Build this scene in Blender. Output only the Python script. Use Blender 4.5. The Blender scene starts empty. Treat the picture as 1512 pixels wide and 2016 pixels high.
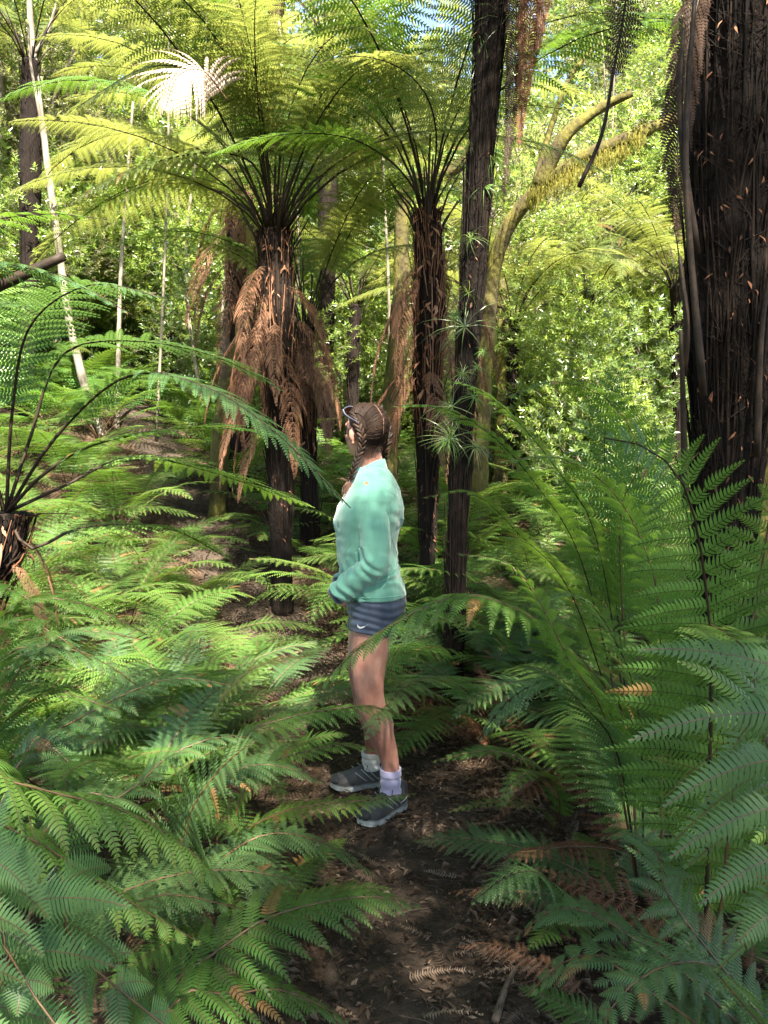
import bpy, bmesh, math, random
import numpy as np
from mathutils import Vector, Matrix, noise
from mathutils.bvhtree import BVHTree
from math import radians as R, sin, cos, pi

random.seed(7)
rng = np.random.default_rng(7)
scn = bpy.context.scene
COL = scn.collection

# ------------------------------------------------------------------ camera
CAM_H, PITCH, FPX = 1.5, R(-5.0), 1523.0
cam_d = bpy.data.cameras.new('camera')
cam_d.sensor_fit = 'VERTICAL'; cam_d.sensor_height = 24.0
cam_d.lens = 24.0 * FPX / 2016.0
cam_d.clip_start = 0.02; cam_d.clip_end = 400.0
cam = bpy.data.objects.new('camera', cam_d)
cam.location = (0, 0, CAM_H); cam.rotation_euler = (R(90) + PITCH, 0, 0)
COL.objects.link(cam); scn.camera = cam

# ------------------------------------------------------------------ light
SUN_EL, SUN_AZ = R(54), R(166)          # azimuth clockwise from +Y: behind the camera, a little to the right
world = bpy.data.worlds.new('World'); scn.world = world; world.use_nodes = True
wn = world.node_tree.nodes; wl = world.node_tree.links
bg = wn.get('Background') or wn.new('ShaderNodeBackground')
sky = wn.new('ShaderNodeTexSky'); sky.sky_type = 'NISHITA'; sky.sun_disc = False
sky.sun_elevation = SUN_EL; sky.sun_rotation = SUN_AZ; sky.altitude = 100; sky.air_density = 1.0; sky.dust_density = 1.0; sky.ozone_density = 1.5
wl.new(sky.outputs[0], bg.inputs[0]); bg.inputs[1].default_value = 0.072
sd = bpy.data.lights.new('sun', 'SUN'); sd.energy = 5.0; sd.angle = R(0.55); sd.color = (1.0, 0.95, 0.86)
sun = bpy.data.objects.new('sun', sd); COL.objects.link(sun)
SUNV = Vector((sin(SUN_AZ) * cos(SUN_EL), cos(SUN_AZ) * cos(SUN_EL), sin(SUN_EL)))
sun.rotation_euler = SUNV.to_track_quat('Z', 'Y').to_euler(); sun.location = (0, -5, 20)
scn.view_settings.view_transform = 'Standard'; scn.view_settings.look = 'None'
scn.view_settings.gamma = 1.0; scn.view_settings.use_curve_mapping = False
scn.view_settings.exposure = 3.1
scn.view_settings.use_white_balance = True; scn.view_settings.white_balance_temperature = 7000
cy = scn.cycles
cy.max_bounces = 8; cy.diffuse_bounces = 3; cy.glossy_bounces = 2; cy.transmission_bounces = 4; cy.transparent_max_bounces = 4
cy.use_denoising = True; cy.caustics_reflective = False; cy.caustics_refractive = False; cy.sample_clamp_indirect = 6.0

# ------------------------------------------------------------------ placing: pixel of the photo + depth -> point of the place
def W(px, py, y):
    dx = (px - 756.0) / FPX; dz = (1008.0 - py) / FPX
    vy = cos(PITCH) - dz * sin(PITCH); vz = sin(PITCH) + dz * cos(PITCH)
    s = y / vy
    return np.array((dx * s, y, CAM_H + vz * s))

def sstep(a, b, x):
    t = min(1.0, max(0.0, (x - a) / (b - a))); return t * t * (3 - 2 * t)

PATH = [(0.16, -1.0), (0.13, 0.8), (0.14, 1.8), (0.16, 2.7), (0.02, 3.6), (-0.45, 4.7), (-1.15, 6.0), (-1.9, 7.3), (-2.6, 8.6), (-3.1, 10.0), (-3.2, 12.0)]
def path_x(y):
    for (x0, y0), (x1, y1) in zip(PATH, PATH[1:]):
        if y <= y1: 
            t = (y - y0) / (y1 - y0); return x0 + (x1 - x0) * t
    return PATH[-1][0]
def ground_z(x, y):
    z = sstep(3.3, 9.5, y) * (0.80 + 1.15 * sstep(0.5, -3.5, x) + 0.5 * sstep(2.5, 6, x))
    z += 0.16 * max(0.0, y - 10.0)
    d = abs(x - path_x(y))
    z += 0.10 * sstep(0.3, 1.4, d)
    z += 0.05 * noise.noise(Vector((x * 0.9, y * 0.9, 0.3))) + 0.018 * noise.noise(Vector((x * 4, y * 4, 2.3)))
    return z

# ------------------------------------------------------------------ mesh collector
class MB:
    def __init__(s): s.v = []; s.t = []; s.q = []; s.n = 0; s.r = []; s.tm = []; s.qm = []
    def add(s, v, tris=None, quads=None, rnd=0.5, mat=0):
        v = np.asarray(v, dtype=np.float32).reshape(-1, 3)
        s.v.append(v)
        r = np.asarray(rnd, dtype=np.float32)
        if r.ndim == 0: r = np.full(len(v), float(r), dtype=np.float32)
        s.r.append(r)
        if tris is not None and len(tris):
            t = np.asarray(tris, dtype=np.int32).reshape(-1, 3); s.t.append(t + s.n); s.tm.append(np.full(len(t), mat, dtype=np.int32))
        if quads is not None and len(quads):
            q = np.asarray(quads, dtype=np.int32).reshape(-1, 4); s.q.append(q + s.n); s.qm.append(np.full(len(q), mat, dtype=np.int32))
        s.n += len(v)
    def mesh(s, name, mats, smooth=True):
        me = bpy.data.meshes.new(name)
        V = np.concatenate(s.v); T = np.concatenate(s.t) if s.t else np.zeros((0, 3), np.int32)
        Q = np.concatenate(s.q) if s.q else np.zeros((0, 4), np.int32)
        me.vertices.add(len(V)); me.vertices.foreach_set('co', V.ravel())
        nl = T.size + Q.size; me.loops.add(nl)
        me.loops.foreach_set('vertex_index', np.concatenate([T.ravel(), Q.ravel()]).astype(np.int32))
        npoly = len(T) + len(Q); me.polygons.add(npoly)
        ls = np.concatenate([np.arange(len(T)) * 3, T.size + np.arange(len(Q)) * 4]).astype(np.int32)
        me.polygons.foreach_set('loop_start', ls)
        me.polygons.foreach_set('use_smooth', np.full(npoly, smooth, dtype=bool))
        mi = np.concatenate(([*s.tm] if s.tm else []) + ([*s.qm] if s.qm else [])).astype(np.int32)
        me.polygons.foreach_set('material_index', mi)
        at = me.attributes.new('rnd', 'FLOAT', 'POINT'); at.data.foreach_set('value', np.concatenate(s.r))
        for m in (mats if isinstance(mats, (list, tuple)) else [mats]): me.materials.append(m)
        me.update(); me.validate()
        return me
    def obj(s, name, mats, parent=None, smooth=True):
        return link(name, s.mesh(name, mats, smooth), parent)

def link(name, me, parent=None):
    o = bpy.data.objects.new(name, me); COL.objects.link(o)
    if parent is not None:
        o.parent = parent
        o.matrix_parent_inverse = parent.matrix_basis.inverted() if parent.type == 'EMPTY' else Matrix()
    return o
def local(name, me, parent, loc=(0, 0, 0), rot=(0, 0, 0), sc=1.0):     # a part placed in its thing's own frame
    o = bpy.data.objects.new(name, me); COL.objects.link(o); o.parent = parent
    o.location = loc; o.rotation_euler = rot; o.scale = (sc, sc, sc) if not hasattr(sc, '__len__') else sc
    return o
def tag(o, label=None, cat=None, group=None, kind=None):
    if label: o['label'] = label
    if cat: o['category'] = cat
    if group: o['group'] = group
    if kind: o['kind'] = kind
    return o
def thing(name, loc, label, cat, group=None):
    o = bpy.data.objects.new(name, None); COL.objects.link(o); o.location = tuple(float(c) for c in loc); o.empty_display_size = 0.2
    return tag(o, label, cat, group)

# ------------------------------------------------------------------ materials
def nodes(name):
    m = bpy.data.materials.new(name); m.use_nodes = True; n = m.node_tree.nodes; l = m.node_tree.links
    for x in list(n): n.remove(x)
    out = n.new('ShaderNodeOutputMaterial'); return m, n, l, out
def ramp(n, cols):
    r = n.new('ShaderNodeValToRGB'); e = r.color_ramp.elements
    while len(e) < len(cols): e.new(0.5)
    for i, (p, c) in enumerate(cols): e[i].position = p; e[i].color = (*c, 1)
    return r
def leaf_mat(name, cols, tcol, trans=0.45, rough=0.4, spec=0.5, objvar=0.35, scale=6.0, bump=0.0):
    """leaf: reflected colour ramp over piece random + object random + noise, with light passing through"""
    m, n, l, out = nodes(name)
    at = n.new('ShaderNodeAttribute'); at.attribute_name = 'rnd'
    oi = n.new('ShaderNodeObjectInfo')
    tc = n.new('ShaderNodeTexCoord'); nz = n.new('ShaderNodeTexNoise'); nz.inputs['Scale'].default_value = scale; nz.inputs['Detail'].default_value = 3
    l.new(tc.outputs['Object'], nz.inputs['Vector'])
    a = n.new('ShaderNodeMath'); a.operation = 'MULTIPLY_ADD'; l.new(oi.outputs['Random'], a.inputs[0]); a.inputs[1].default_value = objvar; 
    b = n.new('ShaderNodeMath'); b.operation = 'MULTIPLY'; l.new(at.outputs['Fac'], b.inputs[0]); b.inputs[1].default_value = 1 - objvar - 0.25
    l.new(b.outputs[0], a.inputs[2])
    c = n.new('ShaderNodeMath'); c.operation = 'MULTIPLY_ADD'; l.new(nz.outputs['Fac'], c.inputs[0]); c.inputs[1].default_value = 0.25; l.new(a.outputs[0], c.inputs[2])
    rp0 = ramp(n, cols); l.new(c.outputs[0], rp0.inputs[0])
    g = n.new('ShaderNodeMath'); g.operation = 'GREATER_THAN'; l.new(at.outputs['Fac'], g.inputs[0]); g.inputs[1].default_value = 1.2
    rp = n.new('ShaderNodeMix'); rp.data_type = 'RGBA'; l.new(g.outputs[0], rp.inputs[0]); l.new(rp0.outputs[0], rp.inputs[6]); rp.inputs[7].default_value = (.20, .115, .045, 1)
    rp = type('o', (), {'outputs': [rp.outputs[2]]})
    p = n.new('ShaderNodeBsdfPrincipled'); l.new(rp.outputs[0], p.inputs['Base Color'])
    p.inputs['Roughness'].default_value = rough; p.inputs['Specular IOR Level'].default_value = spec
    t = n.new('ShaderNodeBsdfTranslucent')
    mx = n.new('ShaderNodeMix'); mx.data_type = 'RGBA'; mx.blend_type = 'MIX'; mx.inputs[0].default_value = 0.65
    l.new(rp.outputs[0], mx.inputs[6]); mx.inputs[7].default_value = (*tcol, 1); l.new(mx.outputs[2], t.inputs[0])
    ms = n.new('ShaderNodeMixShader'); ms.inputs[0].default_value = trans
    l.new(p.outputs[0], ms.inputs[1]); l.new(t.outputs[0], ms.inputs[2]); l.new(ms.outputs[0], out.inputs[0])
    return m
def solid_mat(name, cols, rough=0.8, scale=20.0, bump=0.3, spec=0.3, stretch=(1, 1, 1), bscale=None, dist=0.01, coord='Object', usernd=False, detail=6):
    m, n, l, out = nodes(name)
    tc = n.new('ShaderNodeTexCoord'); mp = n.new('ShaderNodeMapping'); mp.inputs['Scale'].default_value = stretch
    l.new(tc.outputs[coord], mp.inputs[0])
    nz = n.new('ShaderNodeTexNoise'); nz.inputs['Scale'].default_value = scale; nz.inputs['Detail'].default_value = detail; nz.inputs['Roughness'].default_value = 0.65
    l.new(mp.outputs[0], nz.inputs['Vector'])
    rp = ramp(n, cols)
    if usernd:
        at = n.new('ShaderNodeAttribute'); at.attribute_name = 'rnd'
        a = n.new('ShaderNodeMath'); a.operation = 'MULTIPLY_ADD'; l.new(nz.outputs['Fac'], a.inputs[0]); a.inputs[1].default_value = 0.4
        b = n.new('ShaderNodeMath'); b.operation = 'MULTIPLY'; l.new(at.outputs['Fac'], b.inputs[0]); b.inputs[1].default_value = 0.7; l.new(b.outputs[0], a.inputs[2])
        l.new(a.outputs[0], rp.inputs[0])
    else: l.new(nz.outputs['Fac'], rp.inputs[0])
    p = n.new('ShaderNodeBsdfPrincipled'); l.new(rp.outputs[0], p.inputs['Base Color'])
    p.inputs['Roughness'].default_value = rough; p.inputs['Specular IOR Level'].default_value = spec
    if bump:
        bn = n.new('ShaderNodeBump'); bn.inputs['Strength'].default_value = bump; bn.inputs['Distance'].default_value = dist
        nb = n.new('ShaderNodeTexNoise'); nb.inputs['Scale'].default_value = bscale or scale * 2; nb.inputs['Detail'].default_value = 6
        l.new(mp.outputs[0], nb.inputs['Vector']); l.new(nb.outputs['Fac'], bn.inputs['Height']); l.new(bn.outputs[0], p.inputs['Normal'])
    l.new(p.outputs[0], out.inputs[0]); return m

M = {}
M['fern'] = leaf_mat('fern_green', [(0.1, (0.028, 0.074, 0.018)), (0.5, (0.056, 0.130, 0.026)), (0.9, (0.120, 0.200, 0.042))], (0.20, 0.36, 0.03), 0.33, 0.42, 0.24)
M['fern_blue'] = leaf_mat('fern_bluegreen', [(0.1, (0.030, 0.072, 0.028)), (0.5, (0.050, 0.112, 0.040)), (0.9, (0.090, 0.160, 0.052))], (0.16, 0.30, 0.05), 0.32, 0.45, 0.28)
M['fern_yellow'] = leaf_mat('fern_yellow_green', [(0.1, (0.045, 0.090, 0.020)), (0.5, (0.105, 0.150, 0.032)), (0.9, (0.200, 0.205, 0.06))], (0.36, 0.39, 0.08), 0.5, 0.45, 0.4)
M['fern_dead'] = leaf_mat('fern_dead_brown', [(0.1, (0.045, 0.020, 0.011)), (0.5, (0.135, 0.058, 0.030)), (0.9, (0.260, 0.140, 0.085))], (0.26, 0.11, 0.055), 0.22, 0.7, 0.2, 0.5)
M['fern_shaded'] = leaf_mat('fern_dead_shaded', [(0.1, (0.012, 0.007, 0.005)), (0.5, (0.035, 0.020, 0.013)), (0.9, (0.07, 0.04, 0.025))], (0.08, 0.04, 0.02), 0.15, 0.7, 0.2, 0.4)  # darker copy of the dead frond: shade put into its colour
M['fern_pale'] = leaf_mat('fern_dead_pale', [(0.1, (0.30, 0.20, 0.15)), (0.5, (0.48, 0.37, 0.31)), (0.9, (0.62, 0.52, 0.46))], (0.6, 0.45, 0.38), 0.35, 0.6, 0.3, 0.4)
M['stem_dark'] = solid_mat('stem_dark', [(0.3, (0.008, 0.006, 0.004)), (0.7, (0.030, 0.018, 0.010))], 0.65, 30, 0.2, 0.2)
M['stem_brown'] = solid_mat('stem_brown', [(0.3, (0.035, 0.020, 0.010)), (0.7, (0.11, 0.060, 0.025))], 0.5, 30, 0.2, 0.45)
M['stem_green'] = solid_mat('stem_green', [(0.3, (0.07, 0.07, 0.02)), (0.7, (0.15, 0.12, 0.04))], 0.5, 30, 0.2, 0.45)
M['broad'] = leaf_mat('broad_leaf', [(0.1, (0.070, 0.125, 0.024)), (0.5, (0.140, 0.220, 0.042)), (0.9, (0.240, 0.330, 0.08))], (0.50, 0.62, 0.10), 0.42, 0.26, 0.8, 0.3)
M['broad_olive'] = leaf_mat('broad_leaf_olive', [(0.1, (0.080, 0.090, 0.040)), (0.5, (0.150, 0.165, 0.065)), (0.9, (0.270, 0.280, 0.14))], (0.48, 0.50, 0.14), 0.42, 0.35, 0.6, 0.3)
M['broad_dark'] = leaf_mat('broad_leaf_dark', [(0.1, (0.040, 0.075, 0.022)), (0.5, (0.075, 0.125, 0.034)), (0.9, (0.140, 0.200, 0.06))], (0.32, 0.42, 0.07), 0.38, 0.35, 0.6, 0.3)
M['trunk_fern'] = solid_mat('tree_fern_trunk', [(0.35, (0.010, 0.007, 0.006)), (0.6, (0.014, 0.010, 0.008)), (0.8, (0.034, 0.024, 0.017))], 0.9, 14, 0.8, 0.1, (4, 4, 0.6), 30, 0.02)
M['trunk_grey'] = solid_mat('fern_trunk_grey', [(0.3, (0.03, 0.025, 0.02)), (0.6, (0.10, 0.085, 0.065)), (0.8, (0.20, 0.17, 0.13))], 0.85, 12, 0.8, 0.25, (4, 4, 0.5), 30, 0.02)
M['fibre'] = solid_mat('trunk_fibre', [(0.15, (0.006, 0.005, 0.004)), (0.55, (0.008, 0.006, 0.005)), (0.95, (0.026, 0.017, 0.012))], 0.85, 10, 0.3, 0.1, usernd=True)
M['fibre_rust'] = solid_mat('trunk_fibre_rust', [(0.15, (0.035, 0.015, 0.008)), (0.5, (0.12, 0.050, 0.024)), (0.95, (0.28, 0.15, 0.09))], 0.8, 10, 0.3, 0.2, usernd=True)
M['bark_pale'] = solid_mat('bark_pale', [(0.3, (0.09, 0.075, 0.055)), (0.5, (0.17, 0.145, 0.115)), (0.7, (0.33, 0.30, 0.25))], 0.8, 9, 0.5, 0.2, (1, 1, 0.4), 20, 0.01)
M['bark_grey'] = solid_mat('bark_grey', [(0.3, (0.07, 0.06, 0.045)), (0.55, (0.17, 0.145, 0.11)), (0.8, (0.28, 0.25, 0.2))], 0.85, 10, 0.6, 0.2, (1, 1, 0.35), 22, 0.01)
M['bark_moss'] = solid_mat('bark_mossy', [(0.35, (0.045, 0.035, 0.022)), (0.52, (0.075, 0.068, 0.022)), (0.72, (0.15, 0.135, 0.03))], 0.95, 7, 0.9, 0.1, (1, 1, 0.5), 40, 0.02)
M['moss'] = leaf_mat('moss', [(0.1, (0.06, 0.055, 0.015)), (0.5, (0.13, 0.12, 0.025)), (0.9, (0.24, 0.21, 0.04))], (0.4, 0.38, 0.04), 0.4, 0.8, 0.1)
M['soil'] = solid_mat('soil', [(0.3, (0.016, 0.012, 0.009)), (0.5, (0.036, 0.026, 0.019)), (0.72, (0.075, 0.053, 0.038))], 0.95, 9, 0.9, 0.2, (1, 1, 1), 60, 0.015)
M['litter_soil'] = solid_mat('forest_floor', [(0.3, (0.018, 0.012, 0.008)), (0.5, (0.045, 0.028, 0.017)), (0.72, (0.11, 0.07, 0.042))], 0.95, 14, 0.9, 0.2, (1, 1, 1), 60, 0.03)
M['litter'] = leaf_mat('leaf_litter', [(0.08, (0.028, 0.016, 0.010)), (0.5, (0.070, 0.046, 0.031)), (0.8, (0.15, 0.105, 0.075)), (1.0, (0.30, 0.23, 0.17))], (0.3, 0.16, 0.08), 0.15, 0.6, 0.3, 0.0)
M['stick'] = solid_mat('dead_wood', [(0.3, (0.05, 0.035, 0.025)), (0.7, (0.19, 0.14, 0.10))], 0.85, 12, 0.5, 0.2)

# ------------------------------------------------------------------ tubes and curves
def resample(pts, n):
    P = np.asarray(pts, float)
    if len(P) > 2:      # Catmull-Rom through the points
        Q = [];  E = np.vstack([2 * P[0] - P[1], P, 2 * P[-1] - P[-2]])
        for i in range(1, len(E) - 2):
            for t in np.linspace(0, 1, 12, endpoint=False):
                p0, p1, p2, p3 = E[i - 1], E[i], E[i + 1], E[i + 2]
                Q.append(0.5 * ((2 * p1) + (-p0 + p2) * t + (2 * p0 - 5 * p1 + 4 * p2 - p3) * t * t + (-p0 + 3 * p1 - 3 * p2 + p3) * t ** 3))
        Q.append(P[-1]); P = np.array(Q)
    d = np.r_[0, np.cumsum(np.linalg.norm(np.diff(P, axis=0), axis=1))]
    s = np.linspace(0, d[-1], n)
    return np.stack([np.interp(s, d, P[:, k]) for k in range(3)], 1), d[-1]
def unit(v):
    v = np.asarray(v, float); return v / (np.linalg.norm(v, axis=-1, keepdims=True) + 1e-12)
def tube(mb, pts, r0, r1=None, sides=6, n=None, rnd=0.5, mat=0, jit=0.0, rr=None, cap=True, ell=1.0, up=None):
    P, Ln = resample(pts, n or max(3, len(pts)))
    N = len(P); T = unit(np.gradient(P, axis=0))
    up = np.array(up if up is not None else ((0, 0, 1) if abs(T[0][2]) < 0.8 else (0, 1, 0)), float)
    A = np.zeros_like(P); a = unit(up - T[0] * np.dot(up, T[0]))
    for i in range(N):
        a = unit(a - T[i] * np.dot(a, T[i])); A[i] = a
    B = np.cross(T, A)
    rad = np.linspace(r0, r1 if r1 is not None else r0, N) if rr is None else np.interp(np.linspace(0, 1, N), np.linspace(0, 1, len(rr)), rr)
    th = np.linspace(0, 2 * pi, sides, endpoint=False)
    rj = 1 + jit * (rng.random((N, sides)) - 0.5) * 2
    V = P[:, None, :] + rad[:, None, None] * rj[:, :, None] * (A[:, None, :] * np.cos(th)[None, :, None] * ell + B[:, None, :] * np.sin(th)[None, :, None])
    i = np.arange(N - 1)[:, None]; j = np.arange(sides)[None, :]; j2 = (j + 1) % sides
    q = np.stack([i * sides + j, i * sides + j2, (i + 1) * sides + j2, (i + 1) * sides + j], -1).reshape(-1, 4)
    V = V.reshape(-1, 3); tris = None
    if cap:
        V = np.vstack([V, P[0], P[-1]]); c0 = N * sides; jj = np.arange(sides); k2 = (jj + 1) % sides
        tris = np.vstack([np.stack([np.full(sides, c0), k2, jj], 1), np.stack([np.full(sides, c0 + 1), (N - 1) * sides + jj, (N - 1) * sides + k2], 1)])
    mb.add(V, tris, q, rnd, mat)

# ------------------------------------------------------------------ fern frond
def frond_mb(mb, pts, width, pairs=24, npin=16, stipe=0.2, droop=0.5, side=None, nrm=None, lod=2, stem_r=0.005,
             seed=0, ang0=78, ang1=42, missing=0.0, curl=0.0, pin_len=1.0, stem=True, base_w=0.5, notip=False, sag=0.25, leafmat=0, stemmat=1):
    rg = np.random.default_rng(seed)
    P, Ln = resample(pts, 40)
    T = unit(np.gradient(P, axis=0)); Z = np.array((0, 0, 1.0))
    if nrm is not None: S = unit(np.cross(T, np.asarray(nrm, float)))
    else:
        if side is None:
            r = P[-1] - P[0]; r[2] = 0
            if np.linalg.norm(r) < 1e-3: r = np.array((1, 0, 0.))
            side = np.cross(unit(r), Z)
        side = np.asarray(side, float)
        S = unit(side[None, :] - T * (T @ side)[:, None])
    N = np.cross(S, T)
    if stem:
        tube(mb, P, stem_r, stem_r * 0.22, 5 if lod > 1 else 3, 20 if lod > 1 else 10, 0.5, stemmat)
    us = stipe + (1 - stipe) * (np.arange(pairs) + 0.5) / pairs
    us = us ** 0.97
    for j, u in enumerate(us):
        v = (u - stipe) / (1 - stipe)
        prof = (base_w + (1 - base_w) * sstep(0, 0.33, v)) * (1 - v ** 2.3) ** 0.9
        f = u * 39; k = min(38, int(f)); w = f - k
        p = P[k] * (1 - w) + P[k + 1] * w; t = unit(T[k] * (1 - w) + T[k + 1] * w); s = unit(S[k] * (1 - w) + S[k + 1] * w); n_ = N[k]
        for sg in (-1, 1):
            if missing and rg.random() < missing: continue
            L = width * max(prof, 0.03) * (0.93 + 0.14 * rg.random())
            a = R(ang0 + (ang1 - ang0) * v ** 1.3 + rg.normal() * 2.2)
            D = unit(cos(a) * t + sin(a) * sg * s + n_ * (0.12 + 0.05 * rg.normal()))
            kq = droop * (0.75 + 0.5 * rg.random()) + 1e-3
            m = max(4, int(npin * (0.35 + 0.65 * prof)))
            if lod == 0: m = max(3, m // 2)
            q = (np.arange(m) + 0.5) / m
            G = -Z - D * np.dot(-Z, D)
            if np.linalg.norm(G) < 0.1: G = -n_
            G = unit(G)
            G = unit(G + t * curl)
            C = p + L * (D[None] * (np.sin(kq * q) / kq)[:, None] + G[None] * ((1 - np.cos(kq * q)) / kq)[:, None])
            Dq = unit(D[None] * np.cos(kq * q)[:, None] + G[None] * np.sin(kq * q)[:, None])
            Sp = unit(t[None] - Dq * (Dq @ t)[:, None])
            Nn = np.cross(Dq, Sp) * sg; Nn = np.where((Nn @ n_)[:, None] < 0, -Nn, Nn)
            sp = L / m
            # pinnule length along the pinna
            spc = (1 - v) ** 0.4
            pl = pin_len * 0.80 * min(Ln * (1 - stipe) / pairs, width * .3) * (0.35 + 0.65 * spc) * (1 - q ** 1.8 * 0.93) * (0.9 + 0.2 * rg.random(m))
            hw = sp * (0.43 if lod else 0.47)
            if rg.random() < .025: m_cut = int(m * rg.uniform(.4, .9))
            else: m_cut = m
            brown = rg.random() < .03
            rv = np.clip(0.3 + 0.35 * rg.random() + 0.15 * rg.random(m) + 0.25 * q * v, 0, 1)
            if brown: rv = np.where(q > rg.random() * .8, 2.0, rv)
            pl = pl * (np.arange(m) < m_cut)
            pl = pl * np.where(rg.random(m) < .012, .25, 1)
            for s2 in (-1, 1):
                dirn = unit(Sp * s2 * 0.93 + Dq * 0.36)
                tip = C + dirn * pl[:, None] - Nn * (pl * sag)[:, None] + Dq * (hw)
                b0 = C - Dq * hw * 0.95; b1 = C + Dq * hw * 0.95
                if lod >= 2:
                    mid = C + dirn * (pl * 0.6)[:, None] - Nn * (pl * sag * 0.25)[:, None]
                    m0 = mid - Dq * hw * 0.78; m1 = mid + Dq * hw * 0.80
                    V = np.stack([b0, b1, m1, tip, m0], 1).reshape(-1, 3)
                    o = np.arange(m)[:, None] * 5
                    if s2 * sg > 0: qd = o + np.array([[0, 1, 2, 4]]); tr = o + np.array([[4, 2, 3]])
                    else: qd = o + np.array([[4, 2, 1, 0]]); tr = o + np.array([[3, 2, 4]])
                    mb.add(V, tr, qd, np.repeat(rv, 5), leafmat)
                else:
                    V = np.stack([b0, b1, tip], 1).reshape(-1, 3); o = np.arange(m)[:, None] * 3
                    mb.add(V, o + np.array([[0, 1, 2]]), None, np.repeat(rv, 3), leafmat)
            if lod >= 1:   # midrib of the pinna
                e = Sp * 0.00055 * (1.0 if lod > 1 else 1.3) * (width / 0.2) ** 0.5
                up_ = Nn * 0.0012
                A_ = C + up_ - e; B_ = C + up_ + e
                A_ = np.vstack([p + up_[0] - e[0], A_]); B_ = np.vstack([p + up_[0] + e[0], B_])
                V = np.stack([A_, B_], 1).reshape(-1, 3); i = np.arange(m)[:, None] * 2
                mb.add(V, None, i + np.array([[0, 1, 3, 2]]), 0.5, stemmat)

def arch(L, a0, a1, n=14, p=1.4, sway=0.0, r0=0.0):
    """a stem that leaves the crown at angle a0 (deg above level) and ends at a1"""
    pts = [np.array((r0, 0, 0.0))]; ds = L / n
    for i in range(n):
        t = (i + 0.5) / n; a = R(a0 + (a1 - a0) * t ** p)
        pts.append(pts[-1] + ds * np.array((cos(a), sway * t, sin(a))))
    return pts

def frond_mesh(name, mats, **k):
    mb = MB(); frond_mb(mb, **k); return mb.mesh(name, mats)

LIB = {}
def lib(key, mats, specs):
    LIB[key] = [frond_mesh('frond', mats, seed=hash(key) % 1000 + i if False else 100 + i * 7 + len(key), **s) for i, s in enumerate(specs)]
def gspecs(L, W_, lod, arcs, stipe=0.26, **kw):
    return [dict(pts=arch(L, a0, a1, p=p, sway=sw), width=W_, lod=lod, stipe=stipe, **kw) for a0, a1, p, sw in arcs]
arcs_g = [(72, -5, 1.2, 0.1), (64, -22, 1.1, -0.12), (58, -12, 1.0, 0.2), (68, -38, 1.3, 0.0), (50, -18, 0.9, -0.2), (60, -2, 1.0, 0.08)]
for nm, mt in (('g', 'fern'), ('b', 'fern_blue')):
    lib(nm + '2', [M[mt], M['stem_brown']], gspecs(1.15, 0.235, 2, arcs_g, pairs=25, npin=19, droop=0.45))
lib('g1', [M['fern'], M['stem_brown']], gspecs(1.15, 0.235, 1, arcs_g, pairs=24, npin=15, droop=0.45))
lib('g0', [M['fern'], M['stem_brown']], gspecs(1.15, 0.235, 0, arcs_g[:4], pairs=20, npin=16, droop=0.45))
arcs_t = [(84, -22, 0.95, 0.05), (80, -34, 0.85, -0.1), (76, -14, 0.85, 0.12), (72, -38, 0.8, 0), (82, -45, 1.2, -0.15), (66, -28, 0.7, 0.1)]
lib('t1', [M['fern_yellow'], M['stem_dark']], gspecs(2.3, 0.36, 1, arcs_t, stipe=0.25, pairs=34, npin=20, droop=0.8, stem_r=0.010, pin_len=1.3, missing=.02))
lib('tg1', [M['fern'], M['stem_dark']], gspecs(2.3, 0.36, 1, arcs_t, stipe=0.25, pairs=32, npin=18, droop=0.8, stem_r=0.010, pin_len=1.2, missing=.02))
arcs_d = [(-5, -90, 0.28, 0.0), (15, -88, 0.25, 0.05), (-30, -90, 0.3, -0.05), (25, -87, 0.3, 0.03)]
lib('d1', [M['fern_dead'], M['stem_brown']], gspecs(1.25, 0.26, 1, arcs_d, stipe=0.10, pairs=26, npin=15, droop=.8, missing=0.13, sag=0.6, ang0=52, ang1=30, pin_len=.8))
arcs_f = [(18, -12, 1.0, 0.15), (30, -25, 0.9, -0.2), (12, -4, 1.0, 0.0), (42, -30, 0.8, 0.3)]
lib('dg', [M['fern_dead'], M['stem_brown']], gspecs(0.95, 0.17, 1, arcs_f, stipe=0.15, pairs=22, npin=14, droop=0.8, missing=0.15, sag=0.6))

# ------------------------------------------------------------------ fern plants
LABEL_N = {}
def fern(loc, keys, n, sc=1.0, label='', group=None, az0=None, spread=360, name='fern', tilt=0.0, cat='fern', explicit=(), parent_stem=None, lib_jit=0.15):
    o = thing(name, loc, label, cat, group)
    az0 = random.uniform(0, 360) if az0 is None else az0
    for i in range(n):
        me = random.choice(LIB[keys[i % len(keys)]])
        a = az0 + (i + 0.5) * spread / max(n, 1) - (spread / 2 if spread < 360 else 0) + random.uniform(-14, 14)
        s = sc * random.uniform(1 - lib_jit, 1 + lib_jit)
        local('frond', me, o, (0, 0, 0), (R(random.uniform(-9, 9)), R(random.uniform(-8, 10) + tilt), R(a)), s)
    for e in explicit:
        put_frond(o, **e)
    return o
def put_frond(parent, pix, mat='fern', stem='stem_brown', name='frond', label=None, **k):
    """one frond with its own course: the points are (photo x, photo y, depth in metres) or world triples"""
    base = np.array(parent.location)
    pts = [base if p is None else (W(*p) if p[0] > 20 or p[1] > 20 else np.array(p)) for p in pix]
    mb = MB(); k.setdefault('seed', random.randrange(9999))
    frond_mb(mb, [q - base for q in pts], **k)
    o = local(name, mb.mesh(name, [M[mat], M[stem]]), parent)
    if label: o['label'] = label
    return o

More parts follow.
